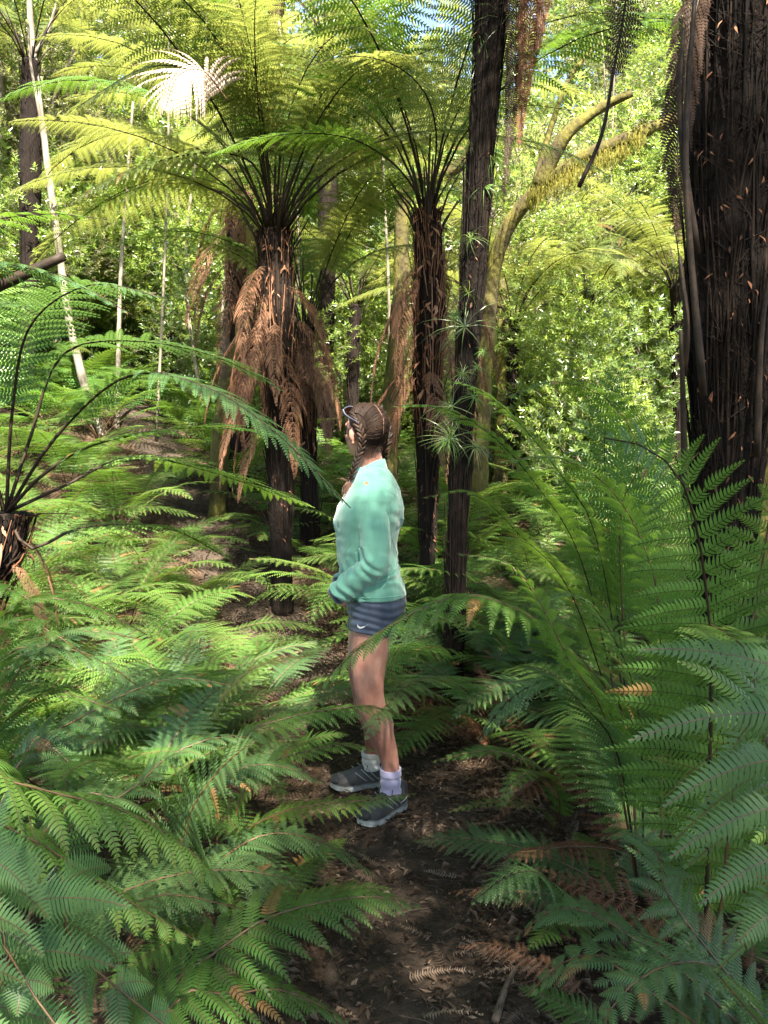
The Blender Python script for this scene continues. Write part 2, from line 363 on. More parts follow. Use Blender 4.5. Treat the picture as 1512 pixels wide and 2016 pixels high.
# ------------------------------------------------------------------ ground and path
def ground_mesh():
    xs = np.concatenate([np.linspace(-60, -8, 24)[:-1], np.linspace(-8, 8, 150), np.linspace(8, 60, 24)[1:]])
    ys = np.concatenate([np.linspace(-30, -1, 12)[:-1], np.linspace(-1, 12, 130), np.linspace(12, 90, 40)[1:]])
    V = [(x, y, ground_z(x, y)) for y in ys for x in xs]
    nx, ny = len(xs), len(ys); i = np.arange(ny - 1)[:, None]; j = np.arange(nx - 1)[None, :]
    q = np.stack([i * nx + j, i * nx + j + 1, (i + 1) * nx + j + 1, (i + 1) * nx + j], -1).reshape(-1, 4)
    mb = MB(); mb.add(V, None, q); return mb
tag(ground_mesh().obj('ground', M['litter_soil']), kind='structure')
def path_mesh():
    mb = MB(); V = []; ny, nx = 130, 15
    for i in range(ny):
        y = -0.8 + 12.0 * i / (ny - 1); c = path_x(y)
        w = 0.36 + 0.07 * noise.noise(Vector((0, y * 1.7, 0))) ; w2 = 0.36 + 0.07 * noise.noise(Vector((5, y * 1.7, 0)))
        for j in range(nx):
            t = j / (nx - 1) * 2 - 1; x = c + (t * w if t < 0 else t * w2)
            V.append((x, y, ground_z(x, y) + 0.006 + 0.008 * noise.noise(Vector((x * 14, y * 14, 0))) * (1 - abs(t)) - (0.03 if abs(t) > 0.99 else 0)))
    i = np.arange(ny - 1)[:, None]; j = np.arange(nx - 1)[None, :]
    mb.add(V, None, np.stack([i * nx + j, i * nx + j + 1, (i + 1) * nx + j + 1, (i + 1) * nx + j], -1).reshape(-1, 4)); return mb
tag(path_mesh().obj('path', M['soil']), kind='structure')

# ------------------------------------------------------------------ fallen leaves, frond scraps, sticks
def litter():
    mb = MB()
    def scatter(n, fx):
        for _ in range(n):
            x, y = fx(); z = ground_z(x, y) + 0.008 + abs(random.gauss(0, 0.006))
            L = random.choice((0.010, 0.014, 0.018, 0.025, 0.038)) * random.uniform(0.7, 1.2); w = L * random.uniform(0.18, 0.42); a = random.uniform(0, 2 * pi)
            u = np.array((cos(a), sin(a), random.uniform(-.35, .35))); v = np.array((-sin(a), cos(a), random.uniform(-.5, .5)))
            c = np.array((x, y, z)); cu = np.array((0, 0, random.uniform(-.15, .5) * L))
            V = [c - u * L / 2, c - u * L * .1 + v * w / 2 + cu, c + u * L / 2 + cu * .3, c - u * L * .1 - v * w / 2 + cu, c - u * L * .05]
            mb.add(V, [(0, 4, 1), (1, 4, 2), (2, 4, 3), (3, 4, 0)], None, random.random() ** 1.3)
    def on_path():
        y = 1.2 + 5.5 * random.random() ** 1.5; d = random.gauss(0, .32)
        if y < 2.5 and -.22 < d < .12 and random.random() < .4: d = random.choice((-1, 1)) * random.uniform(.15, .45)
        return path_x(y) + d, y
    def right_bank():
        y = 1.3 + 4.2 * random.random(); return path_x(y) + 0.25 + abs(random.gauss(0, 0.8)), y
    def left_bank():
        y = 6.0 + 5 * random.random(); return path_x(y) + random.gauss(0, 1.1), y
    scatter(13000, on_path); scatter(15000, right_bank); scatter(6000, left_bank)
    # scraps of dead frond: combs
    for _ in range(800):
        x, y = on_path() if random.random() < .35 else right_bank(); z = ground_z(x, y) + 0.015
        a = random.uniform(0, 2 * pi); L = random.uniform(.06, .2); m = int(L / .007)
        u = np.array((cos(a), sin(a), random.uniform(-.2, .3))); v = np.array((-sin(a), cos(a), random.uniform(-.3, .3)))
        q = (np.arange(m) + .5) / m; C = np.array((x, y, z)) + u * (q * L)[:, None] + np.array((0, 0, 1)) * (np.sin(q * 3) * .015)[:, None]
        pl = .022 * (1 - q * .85); r_ = random.random()
        for s in (-1, 1):
            tip = C + s * v * pl[:, None] + u * .006 + np.array((0, 0, 1)) * (rng.normal(size=m) * .004)[:, None]
            V = np.stack([C - u * .0028, C + u * .0028, tip], 1).reshape(-1, 3)
            mb.add(V, np.arange(m)[:, None] * 3 + np.array([[0, 1, 2]]), None, r_)
    for _ in range(500):
        x, y = random.choice((on_path, right_bank))(); a = random.uniform(0, 2 * pi); L = random.uniform(.04, .16)
        u = np.array((cos(a), sin(a), random.uniform(-.1, .15))); c = np.array((x, y, ground_z(x, y) + .012))
        tube(mb, [c, c + u * L * .5 + np.array((0, 0, random.uniform(-.004, .01))), c + u * L], .0018, .001, 3, rnd=random.random() * .6, cap=False)
    return mb
tag(litter().obj('leaf_litter', M['litter'], smooth=False), label='brown fallen leaves and frond scraps scattered over the path and the bank', kind='stuff')

def ground_frond(px, py, y, az, sc, label, mat='fern_dead', group=None, key='dg', i=0, tilt=0.0):
    p = W(px, py, y); z = ground_z(p[0], y) + .02
    o = link('dead_frond', LIB[key][i]); o.location = (p[0], y, z); o.rotation_euler = (R(random.uniform(-12, 12)), R(tilt), R(az)); o.scale = (sc,) * 3
    return tag(o, label, 'dead frond', group)
small = MB(); frond_mb(small, pts=arch(.3, 6, -4), width=.05, pairs=14, npin=7, stipe=.05, lod=1, stem_r=.0015, seed=5, droop=.2, base_w=.7)
LIB['sc'] = [small.mesh('frond', [M['fern_pale'], M['stem_brown']])]
ground_frond(905, 1660, 2.55, 165, .45, 'small pale tan scrap of dry frond lying on the path beyond the shoes', key='sc')
for k, (px, py, y, az, sc, t, lab) in enumerate([
    (1110, 1790, 2.1, 60, .50, -6, 'curled rust brown dead frond beside the path nearest the lower right ferns'),
    (1250, 1740, 2.2, 170, .62, -4, 'broad pinkish brown dead frond catching sun under the right fern clump'),
    (1230, 1620, 2.5, 100, .60, -25, 'rust dead frond standing half upright in the sunlit litter'),
    (1080, 1520, 3.0, 20, .75, -5, 'brown dead frond lying across the litter behind the small green fern'),
    (1330, 1600, 2.5, 200, .75, -12, 'pale dead frond slumped below the broad green fronds at right'),
    (930, 1380, 3.9, 190, .8, -4, 'brown dead frond on the ground just behind the hiker'),
    (1010, 1430, 3.6, 150, .8, -10, 'orange brown dead frond sloping beside the path behind the hiker'),
    (1180, 1880, 1.9, 140, .45, -4, 'small rust dead frond at the path edge in the lower right')]):
    ground_frond(px, py, y, az, sc, lab, i=k % 4, tilt=t)
for k in range(60):      # the brown mat of old fronds under the ferns at right
    y = random.uniform(1.6, 5.0); x = path_x(y) + 0.5 + random.random() ** 1.2 * 1.9
    o = link('dead_frond', LIB['dg'][k % 4]); o.location = (x, y, ground_z(x, y) + .03 + random.random() * .06)
    o.rotation_euler = (R(random.uniform(-35, 35)), R(random.uniform(-22, 8)), random.uniform(0, 6.28)); s = random.uniform(.45, .85); o.scale = (s,) * 3
    tag(o, 'brown dead fern frond in the mat of old fronds right of the path', 'dead frond', 'dead fronds matted right of the path')

def stick(pts, r, label):
    o = MB(); b = W(*pts[0]); b[2] = ground_z(b[0], b[1])
    P = []
    for p in pts:
        q = W(*p[:3]); q[2] = ground_z(q[0], q[1]) + (p[3] if len(p) > 3 else .02); P.append(q - b)
    tube(o, P, r, r * .5, 7, 12, jit=.12, up=(1, 0, 0)); ob = o.obj('stick', M['stick']); ob.location = tuple(b)
    return tag(ob, label, 'stick')
stick([(975, 2010, 1.85), (1000, 1900, 2.0), (1030, 1850, 2.08, .04)], .011, 'dark crooked stick at the path edge in the lower right')
stick([(1000, 1500, 3.1), (1150, 1440, 3.2, .1), (1330, 1550, 2.8, .05)], .012, 'grey stick lying across the dead fronds under the right ferns')
stick([(1150, 1690, 2.4), (1260, 1600, 2.6, .08)], .010, 'thin dead stem slanting over the sunlit brown fronds')
stick([(930, 1640, 2.6), (965, 1600, 2.75, .015)], .005, 'thin twig on the path right of the shoes')

# ------------------------------------------------------------------ tree ferns
def trunk_fibre(mb, P, rad, n, Lr=(.25, .6), wr=(.004, .009), flare=.02, hmin=0.0, hmax=1.0, rn=(0, 1), sw=.35):
    P, Ln = resample(P, 40); T = unit(np.gradient(P, axis=0))
    for _ in range(n):
        h0 = random.uniform(hmin, hmax); th = random.uniform(0, 2 * pi); L = random.uniform(*Lr) / Ln; pts = []
        dth = random.uniform(-sw, sw); fl = abs(random.gauss(0, flare))
        for k in range(5):
            h = min(1, h0 + L * k / 4); f = h * 39; i = min(38, int(f)); c = P[i] + (P[i + 1] - P[i]) * (f - i)
            t = T[i]; a = unit(np.cross(t, (0, 1, 0))); b = np.cross(t, a); th2 = th + dth * k / 4
            r_ = np.interp(h, np.linspace(0, 1, len(rad)), rad) * 1.0 + .002 + fl * (k / 4) ** 2
            pts.append(c + (a * cos(th2) + b * sin(th2)) * r_)
        w = random.uniform(*wr); tube(mb, pts, w, w * .4, 3, rnd=random.uniform(*rn), cap=False)
def curls(mb, P, rad, n, hmin=0, hmax=1, L=(.02, .06), rn=(.6, 1)):
    """dry papery scales clinging to a trunk"""
    P, Ln = resample(P, 40)
    for _ in range(n):
        h = random.uniform(hmin, hmax); f = h * 38.9; i = int(f); c = P[i] + (P[i + 1] - P[i]) * (f - i); th = random.uniform(0, 2 * pi)
        o = np.array((cos(th), sin(th), 0)); t_ = np.array((-sin(th), cos(th), 0)); r_ = np.interp(h, np.linspace(0, 1, len(rad)), rad) + .006
        l = random.uniform(*L); w = l * random.uniform(.06, .14); d = unit(np.array((0, 0, -1.)) + t_ * random.gauss(0, .7) + o * random.uniform(0, .6)); s = unit(np.cross(d, o))
        b = c + o * r_; m = b + d * l * .5 + o * l * .25
        mb.add([b - s * w * .5, b + s * w * .5, m + s * w, m - s * w, b + d * l + o * l * .1], [(3, 2, 4)], [(0, 1, 2, 3)], random.uniform(*rn))
def tree_fern(pts, rad, label, crown=(), dead=(), dead_h=(.0, .3), group=None, mat='trunk_fern', fmat='fibre', nf=260, ncurl=60, hv=(0, 1), flen=(.25, .6), explicit=(), stubs=0, mid_fibre=None, wr=(.004, .009), dead_sc=1.0, rust=0):
    pts = [np.array(p, float) for p in pts]; base = pts[0]
    o = thing('tree_fern', base, label, 'tree fern', group); P = [p - base for p in pts]; top = P[-1]
    t = MB(); PP, Ln = resample(P, 44)
    tube(t, P, 0, 0, 18, 44, jit=.09, rr=rad); tm = t.mesh('trunk', [M[mat]]); local('trunk', tm, o)
    f = MB(); trunk_fibre(f, P, rad, nf, flen, wr, hmin=hv[0], hmax=hv[1]); trunk_fibre(f, P, [r + .006 for r in rad], int(nf * 1.8), (.04, .16), (.001, .0022), .012, hv[0], hv[1], (.3, 1), 1.3)
    tag(local('trunk_fibre', f.mesh('trunk_fibre', [M[fmat]]), o), kind='stuff')
    if rust:
        f = MB(); trunk_fibre(f, P, [r * 1.05 for r in rad], rust, (.15, .5), (.002, .006), .05, max(0, hv[1] - .55), hv[1]); curls(f, P, rad, rust, max(0, hv[1] - .5), 1, (.03, .09), (0.2, 1))
        tag(local('dry_scales', f.mesh('dry_scales', [M['fibre_rust']]), o), kind='stuff')
    if ncurl:
        c = MB(); curls(c, P, rad, ncurl * 2, hv[0], hv[1], (.012, .04), (0, .7)); tag(local('bark_scales', c.mesh('bark_scales', [M['fibre_rust']]), o), kind='stuff')
    for key, az, sc, tilt in crown:
        a = R(az); rr_ = rad[-1] * .5
        local('frond', random.choice(LIB[key]), o, (top[0] + cos(a) * rr_, top[1] + sin(a) * rr_, top[2] - .05), (R(random.uniform(-22, 22)), R(tilt), a), sc)
    for i in range(stubs):
        a = random.uniform(0, 2 * pi); s = MB(); L = random.uniform(.12, .5); lean = random.uniform(.1, .5)
        d = np.array((cos(a) * lean, sin(a) * lean, 1)); b = top + np.array((cos(a), sin(a), 0)) * rad[-1] * .8 - np.array((0, 0, random.uniform(.05, .3)))
        tube(s, [b, b + d * L * .5, b + d * L + np.array((cos(a), sin(a), 0)) * .05], .009, .005, 5); local('stipe_stub', s.mesh('stipe_stub', [M['stem_dark']]), o)
    for i, az in enumerate(dead):
        h = 1 - random.uniform(*dead_h); k = min(43, int(h * 43)); c = PP[k]; a = R(az + random.uniform(-8, 8)); r_ = np.interp(h, np.linspace(0, 1, len(rad)), rad)
        local('dead_frond', LIB['d1'][i % 4], o, (c[0] + cos(a) * r_ * .7, c[1] + sin(a) * r_ * .7, c[2]), (R(random.uniform(-12, 12)), R(random.uniform(-6, 6)), a), dead_sc * random.uniform(.8, 1.15))
    for e in explicit: put_frond(o, **{**e, 'pix': [top + base if p is None else p for p in e['pix']]})
    return o
def gp(px, y):      # a point on the ground seen at photo column px
    x = W(px, 1008, y)[0]; return (x, y, ground_z(x, y) - .03)
def fan(keys, n, a0=0, sc=(.85, 1.1), tilt=(-4, 8)):
    return [(keys[i % len(keys)], a0 + i * 360 / n + random.uniform(-14, 14), random.uniform(*sc), random.uniform(*tilt)) for i in range(n)]

# A: the big one left of centre
tree_fern([gp(553, 5.5), W(552, 900, 5.5), W(545, 650, 5.5), W(540, 455, 5.5)], [.080, .070, .080, .105, .115, .09],
    'tallest tree fern left of the hiker with a wide vase of dark stalks',
    crown=fan(('t1', 't1', 'tg1'), 32, 0, (.8, 1.2), (-18, 12)), dead=[200, 215, 235, 250, 160, 185, 300, 330, 20, 225, 240, 270, 205, 230, 190, 340, 255, 175], dead_h=(.04, .42), dead_sc=.72, nf=480, ncurl=60, hv=(.2, 1.0), stubs=16, rust=130, flen=(.3, .8), wr=(.005, .011),
    explicit=[dict(pix=[None, W(505, 330, 5.3), W(420, 300, 5.1), W(300, 320, 4.9), W(200, 360, 4.8), W(130, 405, 4.7)], width=.30, pairs=34, npin=16, lod=2, droop=.9, mat='fern_yellow', stem='stem_dark', stem_r=.009, stipe=.3),
              dict(pix=[None, W(500, 250, 5.3), W(420, 150, 5.0), W(300, 130, 4.8), W(200, 180, 4.6), W(150, 215, 4.5)], width=.30, pairs=34, npin=16, lod=2, droop=.9, mat='fern_yellow', stem='stem_dark', stem_r=.009, stipe=.35)])
o = thing('dead_frond', W(395, 150, 4.5), 'blown out pinkish white dead frond hanging in full sun high at left', 'dead frond')
put_frond(o, [W(450, 200, 4.6), W(400, 140, 4.5), W(350, 150, 4.4), W(325, 215, 4.35)], mat='fern_pale', width=.40, pairs=22, npin=16, lod=2, nrm=(0, -1, .7), ang1=30, droop=.9, stipe=.1, stem_r=.006, sag=.6)
# B: slender one behind A
tree_fern([gp(610, 6.3), W(606, 880, 6.3), W(600, 690, 6.3), W(604, 640, 6.3)], [.07, .06, .06, .055],
    'slender tree fern just right of the tallest one with upright bare stalks and brown skirt',
    crown=fan(('tg1', 't1'), 12, 10, (.75, 1.0), (-14, 0)), dead=[260, 290, 320, 240, 200, 0, 275, 305, 220, 340, 250, 280], dead_h=(.0, .2), dead_sc=.6, nf=160, ncurl=30, stubs=8, rust=60)
# C: right of centre behind the black trunk
tree_fern([gp(842, 5.2), W(843, 800, 5.2), W(845, 560, 5.2), W(842, 415, 5.2)], [.055, .052, .065, .085, .095, .07],
    'tree fern right of the hiker with pinkish brown shaggy top and long thin arching stalks',
    crown=fan(('t1', 'tg1'), 12, 40, (.8, 1.05), (-12, 4)), dead=[200, 235, 260, 300, 330, 180, 220, 20, 190, 350, 210, 0, 320], dead_h=(.08, .45), dead_sc=.72, nf=300, ncurl=90, hv=(.2, 1.0), stubs=14, rust=240,
    explicit=[dict(pix=[None, W(800, 350, 5.0), W(760, 310, 4.8), W(690, 272, 4.6), W(590, 262, 4.5), W(490, 278, 4.4), W(400, 310, 4.3)], width=.26, pairs=36, npin=15, lod=2, droop=.6, mat='fern', stem='stem_dark', stem_r=.008, stipe=.3),
              dict(pix=[None, W(856, 330, 5.0), W(858, 250, 4.8), W(835, 180, 4.6), W(780, 130, 4.4), W(700, 110, 4.2), W(600, 130, 4.1)], width=.28, pairs=34, npin=15, lod=2, droop=.6, mat='fern_yellow', stem='stem_dark', stem_r=.008, stipe=.3)])
# D: leaning black trunk, its crown above the picture
tD = tree_fern([gp(893, 4.3), W(905, 950, 4.3), W(930, 560, 4.3), W(950, 250, 4.2), W(968, 0, 4.2), W(975, -330, 4.2), W(980, -480, 4.2)], [.054, .048, .050, .053, .060, .07, .10, .12],
    'leaning black tree fern trunk tufted with grassy plants right of the hiker',
    crown=fan(('tg1',), 18, 5, (.9, 1.15), (-5, 10)), nf=420, ncurl=20, hv=(.0, 1.0), stubs=6, flen=(.3, .8), wr=(.003, .007))
# hanging dead fronds right of the black trunk, seen against the light
for px, py0, py1, w_, lab in [(1040, -260, 300, .22, 'long brown dead frond hanging close right of the leaning black trunk'), (1010, -250, 420, .18, 'dark dead frond hanging against the leaning black trunk'),
                              (1075, -280, 120, .2, 'short brown dead frond hanging right of the leaning trunk at the top edge')]:
    o = thing('dead_frond', W(px, py0, 4.1), lab, 'dead frond')
    put_frond(o, [W(px - 40, py0, 4.15), W(px, py0 + 120, 4.1), W(px + 5, (py0 + py1) / 2, 4.1), W(px - 20, py1, 4.1)], mat='fern_shaded' if px < 1030 else 'fern_dead', width=w_ * .8, pairs=28, npin=14, lod=2, droop=.9, stipe=.15, side=(1, .4, 0), ang0=55, ang1=30)
o = thing('dead_frond', W(1240, -200, 3.2), 'long dark stalk with brown leaflets hanging from the top edge near right trunk', 'dead frond')
put_frond(o, [W(1140, 368, 3.2), W(1185, 265, 3.2), W(1208, 140, 3.2), W(1232, 0, 3.2), W(1240, -160, 3.2)], mat='fern_shaded', stem='stem_dark', width=.10, pairs=30, npin=9, lod=2, droop=1.2, stipe=.42, side=(1, .3, 0), stem_r=.010, ang0=50)
# E: the great shaggy trunk at the right edge
tE = tree_fern([gp(1432, 2.75), W(1432, 900, 2.75), W(1436, 600, 2.7), W(1446, 300, 2.7), W(1456, 0, 2.7), W(1462, -500, 2.65), W(1465, -900, 2.6)], [.075, .08, .10, .125, .135, .145, .15, .15],
    'massive shaggy near black tree fern trunk filling the right edge',
    crown=fan(('tg1',), 16, 0, (.95, 1.2), (-4, 10)), nf=1100, ncurl=260, hv=(.15, 1.0), flen=(.2, .7), wr=(.002, .008))
for k, pp in enumerate([[(1345, 740, 2.6), (1352, 640, 2.55), (1338, 505, 2.55)], [(1350, 1000, 2.6), (1345, 800, 2.55), (1340, 650, 2.5)], [(1372, 500, 2.55), (1340, 250, 2.5), (1345, 60, 2.5)], [(1490, 900, 2.6), (1500, 640, 2.55), (1530, 480, 2.5)], [(1385, 780, 2.5), (1350, 330, 2.48), (1372, -60, 2.5)]]):
    s = MB(); tube(s, [W(*p) - np.array(tE.location) for p in pp], .013, .006, 6, 10, jit=.1); local('stipe_stub', s.mesh('stipe_stub', [M['stem_dark']]), tE)
for px, py0, py1, lab in [(1330, 60, 480, 'black silhouetted lower dead frond hanging left of the massive right trunk'), (1345, -60, 300, 'upper dark dead frond clinging to the left side of the massive right trunk')]:
    o = thing('dead_frond', W(px + 30, py0, 2.6), lab, 'dead frond')
    put_frond(o, [W(px + 60, py0 - 60, 2.6), W(px + 30, py0 + 60, 2.58), W(px + 5, (py0 + py1) / 2, 2.56), W(px + 5, py1, 2.55)], mat='fern_shaded', width=.14, pairs=26, npin=14, lod=2, droop=.8, stipe=.1, side=(1, .2, 0), ang0=55, ang1=30)
# F: small one at the left edge, near
F0 = W(12, 1010, 2.25)
tF = tree_fern([gp(-170, 2.25), W(-50, 1190, 2.25), W(5, 1080, 2.25), F0], [.07, .075, .065, .05], 'short near tree fern at the left edge with long fronds arching over the clearing', crown=[('tg1', 170, .8, 0), ('tg1', 100, .8, -8), ('tg1', 230, .7, 0)], nf=160, ncurl=20, stubs=0, rust=50, dead=[200, 250, 300, 340, 20, 270, 320], dead_h=(.0, .2), dead_sc=.32,
    explicit=[dict(pix=[None, (110, 860, 2.2), (250, 740, 2.1), (400, 760, 2.05), (540, 850, 2.0), (690, 1000, 2.0)], width=.20, pairs=34, npin=18, lod=2, droop=.5, mat='fern_blue', stem='stem_dark', stem_r=.006, stipe=.25),
              dict(pix=[None, (60, 860, 2.3), (120, 700, 2.3), (250, 670, 2.3), (420, 700, 2.3), (560, 770, 2.4)], width=.22, pairs=32, npin=16, lod=2, droop=.4, mat='fern_blue', stem='stem_dark', stem_r=.006, stipe=.3),
              dict(pix=[None, (90, 930, 2.2), (200, 870, 2.2), (400, 840, 2.3), (560, 860, 2.5)], width=.2, pairs=30, npin=16, lod=2, droop=.4, mat='fern', stem='stem_dark', stem_r=.006, stipe=.25),
              dict(pix=[None, (120, 960, 2.3), (260, 900, 2.5), (420, 930, 2.7), (620, 1000, 3.0)], width=.24, pairs=30, npin=16, lod=2, droop=.4, mat='fern', stem='stem_dark', stem_r=.006, stipe=.25),
              dict(pix=[None, (60, 1080, 2.2), (160, 1040, 2.3), (330, 1040, 2.5), (450, 1100, 2.8)], width=.22, pairs=28, npin=16, lod=2, droop=.4, mat='fern', stem='stem_dark', stem_r=.006, stipe=.25),
              dict(pix=[None, (25, 800, 2.2), (60, 640, 2.1), (180, 560, 2.0), (330, 590, 1.95)], width=.2, pairs=30, npin=16, lod=2, droop=.5, mat='fern_blue', stem='stem_dark', stem_r=.006, stipe=.3)])
# fronds entering from beyond the left edge
o = thing('fern', (-1.55, 1.9, 0.6), 'fern beyond the left edge whose dark fronds reach in above the short tree fern', 'fern')
put_frond(o, [(-1.55, 1.9, .6), W(-120, 520, 1.8), W(-20, 440, 1.75), W(90, 420, 1.7), W(210, 432, 1.7)], width=.15, mat='fern', stem='stem_dark', pairs=30, npin=15, droop=.5, stipe=.35)
put_frond(o, [(-1.55, 1.9, .6), W(-140, 560, 1.9), W(-20, 520, 1.8), W(120, 545, 1.75), W(260, 620, 1.7)], width=.17, mat='fern_blue', stem='stem_dark', pairs=30, npin=15, droop=.7, stipe=.3)
s = MB(); s0 = W(-60, 590, 1.9); tube(s, [W(-60, 590, 1.9) * 0 , W(60, 535, 1.9) - s0, W(125, 505, 1.9) - s0], .016, .011, 8, 10, jit=.12); ob = s.obj('branch', M['stem_dark']); ob.location = tuple(s0); tag(ob, 'black broken branch end poking in at the left edge', 'branch')
# more tree ferns further back
def far_tf(px, y, ptop, label, keys=('t1',), n=12, r=.07, dead=(), sc=(.75, 1.0), group=None, **k):
    tree_fern([gp(px, y), W(px + random.uniform(-8, 8), (900 + ptop) / 2, y), W(px, ptop, y)], [r, r * .9, r * 1.3, r], label, crown=fan(keys, n, random.uniform(0, 60), sc, (-8, 10)), dead=dead, dead_h=(.0, .3), nf=80, ncurl=0, stubs=4, group=group, **k)
far_tf(470, 7.5, 330, 'tree fern trunk wrapped in pale dead fronds behind the tallest fern', dead=[180, 220, 260, 300, 240, 200, 280], n=12, r=.10, rust=100)
far_tf(1010, 8.0, 640, 'low yellow green tree fern with feathery crown behind the leaning black trunk', n=13, r=.06)
far_tf(1150, 9.0, 620, 'yellow green tree fern in the clearing left of the massive right trunk', n=13, r=.06)
far_tf(1330, 8.5, 560, 'distant tree fern crown glowing yellow beside the massive right trunk', n=12, r=.06)
far_tf(700, 9.5, 600, 'distant tree fern crown behind the hiker between the brown skirts', n=12, r=.06)
far_tf(330, 10.5, 660, 'small tree fern standing on the sunlit bank at left', n=10, r=.06, sc=(.5, .7))
far_tf(60, 8.0, 120, 'tree fern at the upper left edge with yellow fronds', n=12, r=.08)
far_tf(640, 9.5, 60, 'high tree fern crown against the sky at top centre', n=12, r=.09)
# G: mid right clump with dark stalks
fern(gp(1265, 3.2), ('g2', 'b2'), 2, .8, 'large fern right of the path throwing long dark stalks over the leaning trunk', az0=30, name='fern', explicit=[
    dict(pix=[None, (1150, 1120, 3.15), (1060, 960, 3.1), (960, 850, 3.0), (860, 800, 2.95), (770, 800, 2.9)], width=.20, pairs=32, npin=16, droop=.6, mat='fern', stem='stem_dark', stipe=.35),
    dict(pix=[None, (1180, 1080, 3.2), (1100, 930, 3.2), (1010, 820, 3.2), (930, 760, 3.2), (860, 748, 3.2)], width=.22, pairs=32, npin=16, droop=.6, mat='fern', stem='stem_dark', stipe=.35),
    dict(pix=[None, (1200, 1050, 3.3), (1190, 900, 3.3), (1200, 780, 3.35), (1235, 700, 3.4)], width=.26, pairs=30, npin=16, droop=.5, mat='fern', stem='stem_dark', stipe=.35, nrm=(-.1, -1, .5)),
    dict(pix=[None, (1220, 1050, 3.1), (1260, 900, 3.0), (1200, 790, 2.95), (1090, 750, 2.9), (980, 790, 2.85)], width=.22, pairs=30, npin=16, droop=.6, mat='fern', stem='stem_brown', stipe=.35),
    dict(pix=[None, (1130, 1180, 3.1), (1020, 1050, 3.0), (930, 970, 2.95), (830, 980, 2.9)], width=.20, pairs=30, npin=16, droop=.5, mat='fern', stem='stem_dark', stipe=.3)])
# H: the tall near frond facing the camera
fern(gp(1425, 1.75), ('b2',), 3, .7, 'tall upright fern in front of the massive trunk with one broad frond facing the path', az0=-30, spread=120, explicit=[
    dict(pix=[None, (1400, 1360, 1.72), (1392, 1180, 1.68), (1370, 1030, 1.62), (1335, 935, 1.55), (1270, 880, 1.48), (1190, 862, 1.42)], width=.265, pairs=30, npin=24, droop=.28, mat='fern', stem='stem_dark', stipe=.22, nrm=(-.15, -1, .35), stem_r=.0065, ang0=84, ang1=50),
    dict(pix=[None, (1480, 1250, 1.7), (1500, 1120, 1.7), (1520, 1000, 1.65), (1560, 900, 1.6)], width=.24, pairs=26, npin=20, droop=.3, mat='fern', stem='stem_brown', stipe=.3, nrm=(-.3, -1, .3))])
fern(gp(1330, 2.3), ('g2',), 3, .8, 'fern with a reddish stalk standing behind the tall upright fern', az0=60, spread=160, explicit=[
    dict(pix=[None, (1300, 1250, 2.3), (1270, 1080, 2.3), (1200, 960, 2.3), (1100, 900, 2.25), (980, 910, 2.2)], width=.22, pairs=28, npin=20, droop=.6, mat='fern', stem='stem_brown', stipe=.35)])
# I: near right, broad combs sweeping left
fern((1.25, 1.15, ground_z(1.25, 1.15)), ('b2',), 2, .6, 'near fern at the right edge with very broad drooping combs over the litter', az0=-70, spread=100, explicit=[
    dict(pix=[None, (1640, 1400, 1.2), (1580, 1310, 1.2), (1535, 1400, 1.16), (1520, 1600, 1.12), (1535, 1800, 1.05), (1560, 1960, .98)], width=.37, pairs=17, npin=30, droop=.55, mat='fern_blue', stem='stem_brown', stipe=.30, nrm=(-.2, -1, .35), ang0=88, ang1=60, pin_len=.82, curl=.25, base_w=.75),
    dict(pix=[None, (1560, 1560, 1.3), (1480, 1300, 1.5), (1400, 1230, 1.7), (1290, 1200, 1.9)], width=.2, pairs=24, npin=20, droop=.5, mat='fern', stem='stem_brown', stipe=.35)])
# K: the frond that crosses the hiker's thigh
fern(gp(1290, 2.35), ('b2', 'g2'), 3, .75, 'fern right of the path whose long frond reaches across the hiker', az0=100, spread=200, explicit=[
    dict(pix=[None, (1230, 1420, 2.4), (1160, 1320, 2.4), (1080, 1240, 2.38), (1000, 1190, 2.35), (900, 1172, 2.32), (780, 1225, 2.3), (690, 1290, 2.3), (615, 1370, 2.3)], width=.26, pairs=30, npin=20, droop=1.0, mat='fern', stem='stem_brown', stipe=.2, stem_r=.006),
    dict(pix=[None, (1200, 1440, 2.2), (1120, 1300, 2.1), (1060, 1180, 2.1), (1000, 1110, 2.1), (900, 1090, 2.15)], width=.17, pairs=28, npin=16, droop=.6, mat='fern', stem='stem_brown', stipe=.3),
    dict(pix=[None, (1220, 1500, 2.2), (1150, 1390, 2.1), (1080, 1340, 2.1), (1000, 1380, 2.1), (940, 1460, 2.1)], width=.17, pairs=26, npin=16, droop=.7, mat='fern_blue', stem='stem_dark', stipe=.35),
    dict(pix=[None, (1260, 1420, 2.3), (1200, 1240, 2.3), (1130, 1170, 2.3), (1040, 1190, 2.3)], width=.18, pairs=26, npin=16, droop=.6, mat='fern_blue', stem='stem_dark', stipe=.35)])
fern(gp(1110, 2.85), ('b2',), 0, .7, 'small dark fern beside the path with fine toothed fronds above the litter', explicit=[
    dict(pix=[None, (1090, 1540, 2.8), (1020, 1490, 2.75), (940, 1480, 2.7), (850, 1500, 2.7)], width=.10, pairs=22, npin=10, droop=.3, mat='fern', stem='stem_brown', stipe=.15),
    dict(pix=[None, (1100, 1570, 2.75), (1060, 1520, 2.7), (1010, 1540, 2.6), (985, 1600, 2.55)], width=.10, pairs=20, npin=10, droop=.3, mat='fern', stem='stem_brown', stipe=.2),
    dict(pix=[None, (1060, 1590, 2.75), (960, 1580, 2.7), (880, 1600, 2.65)], width=.07, pairs=18, npin=8, droop=.3, mat='fern', stem='stem_brown', stipe=.15)])
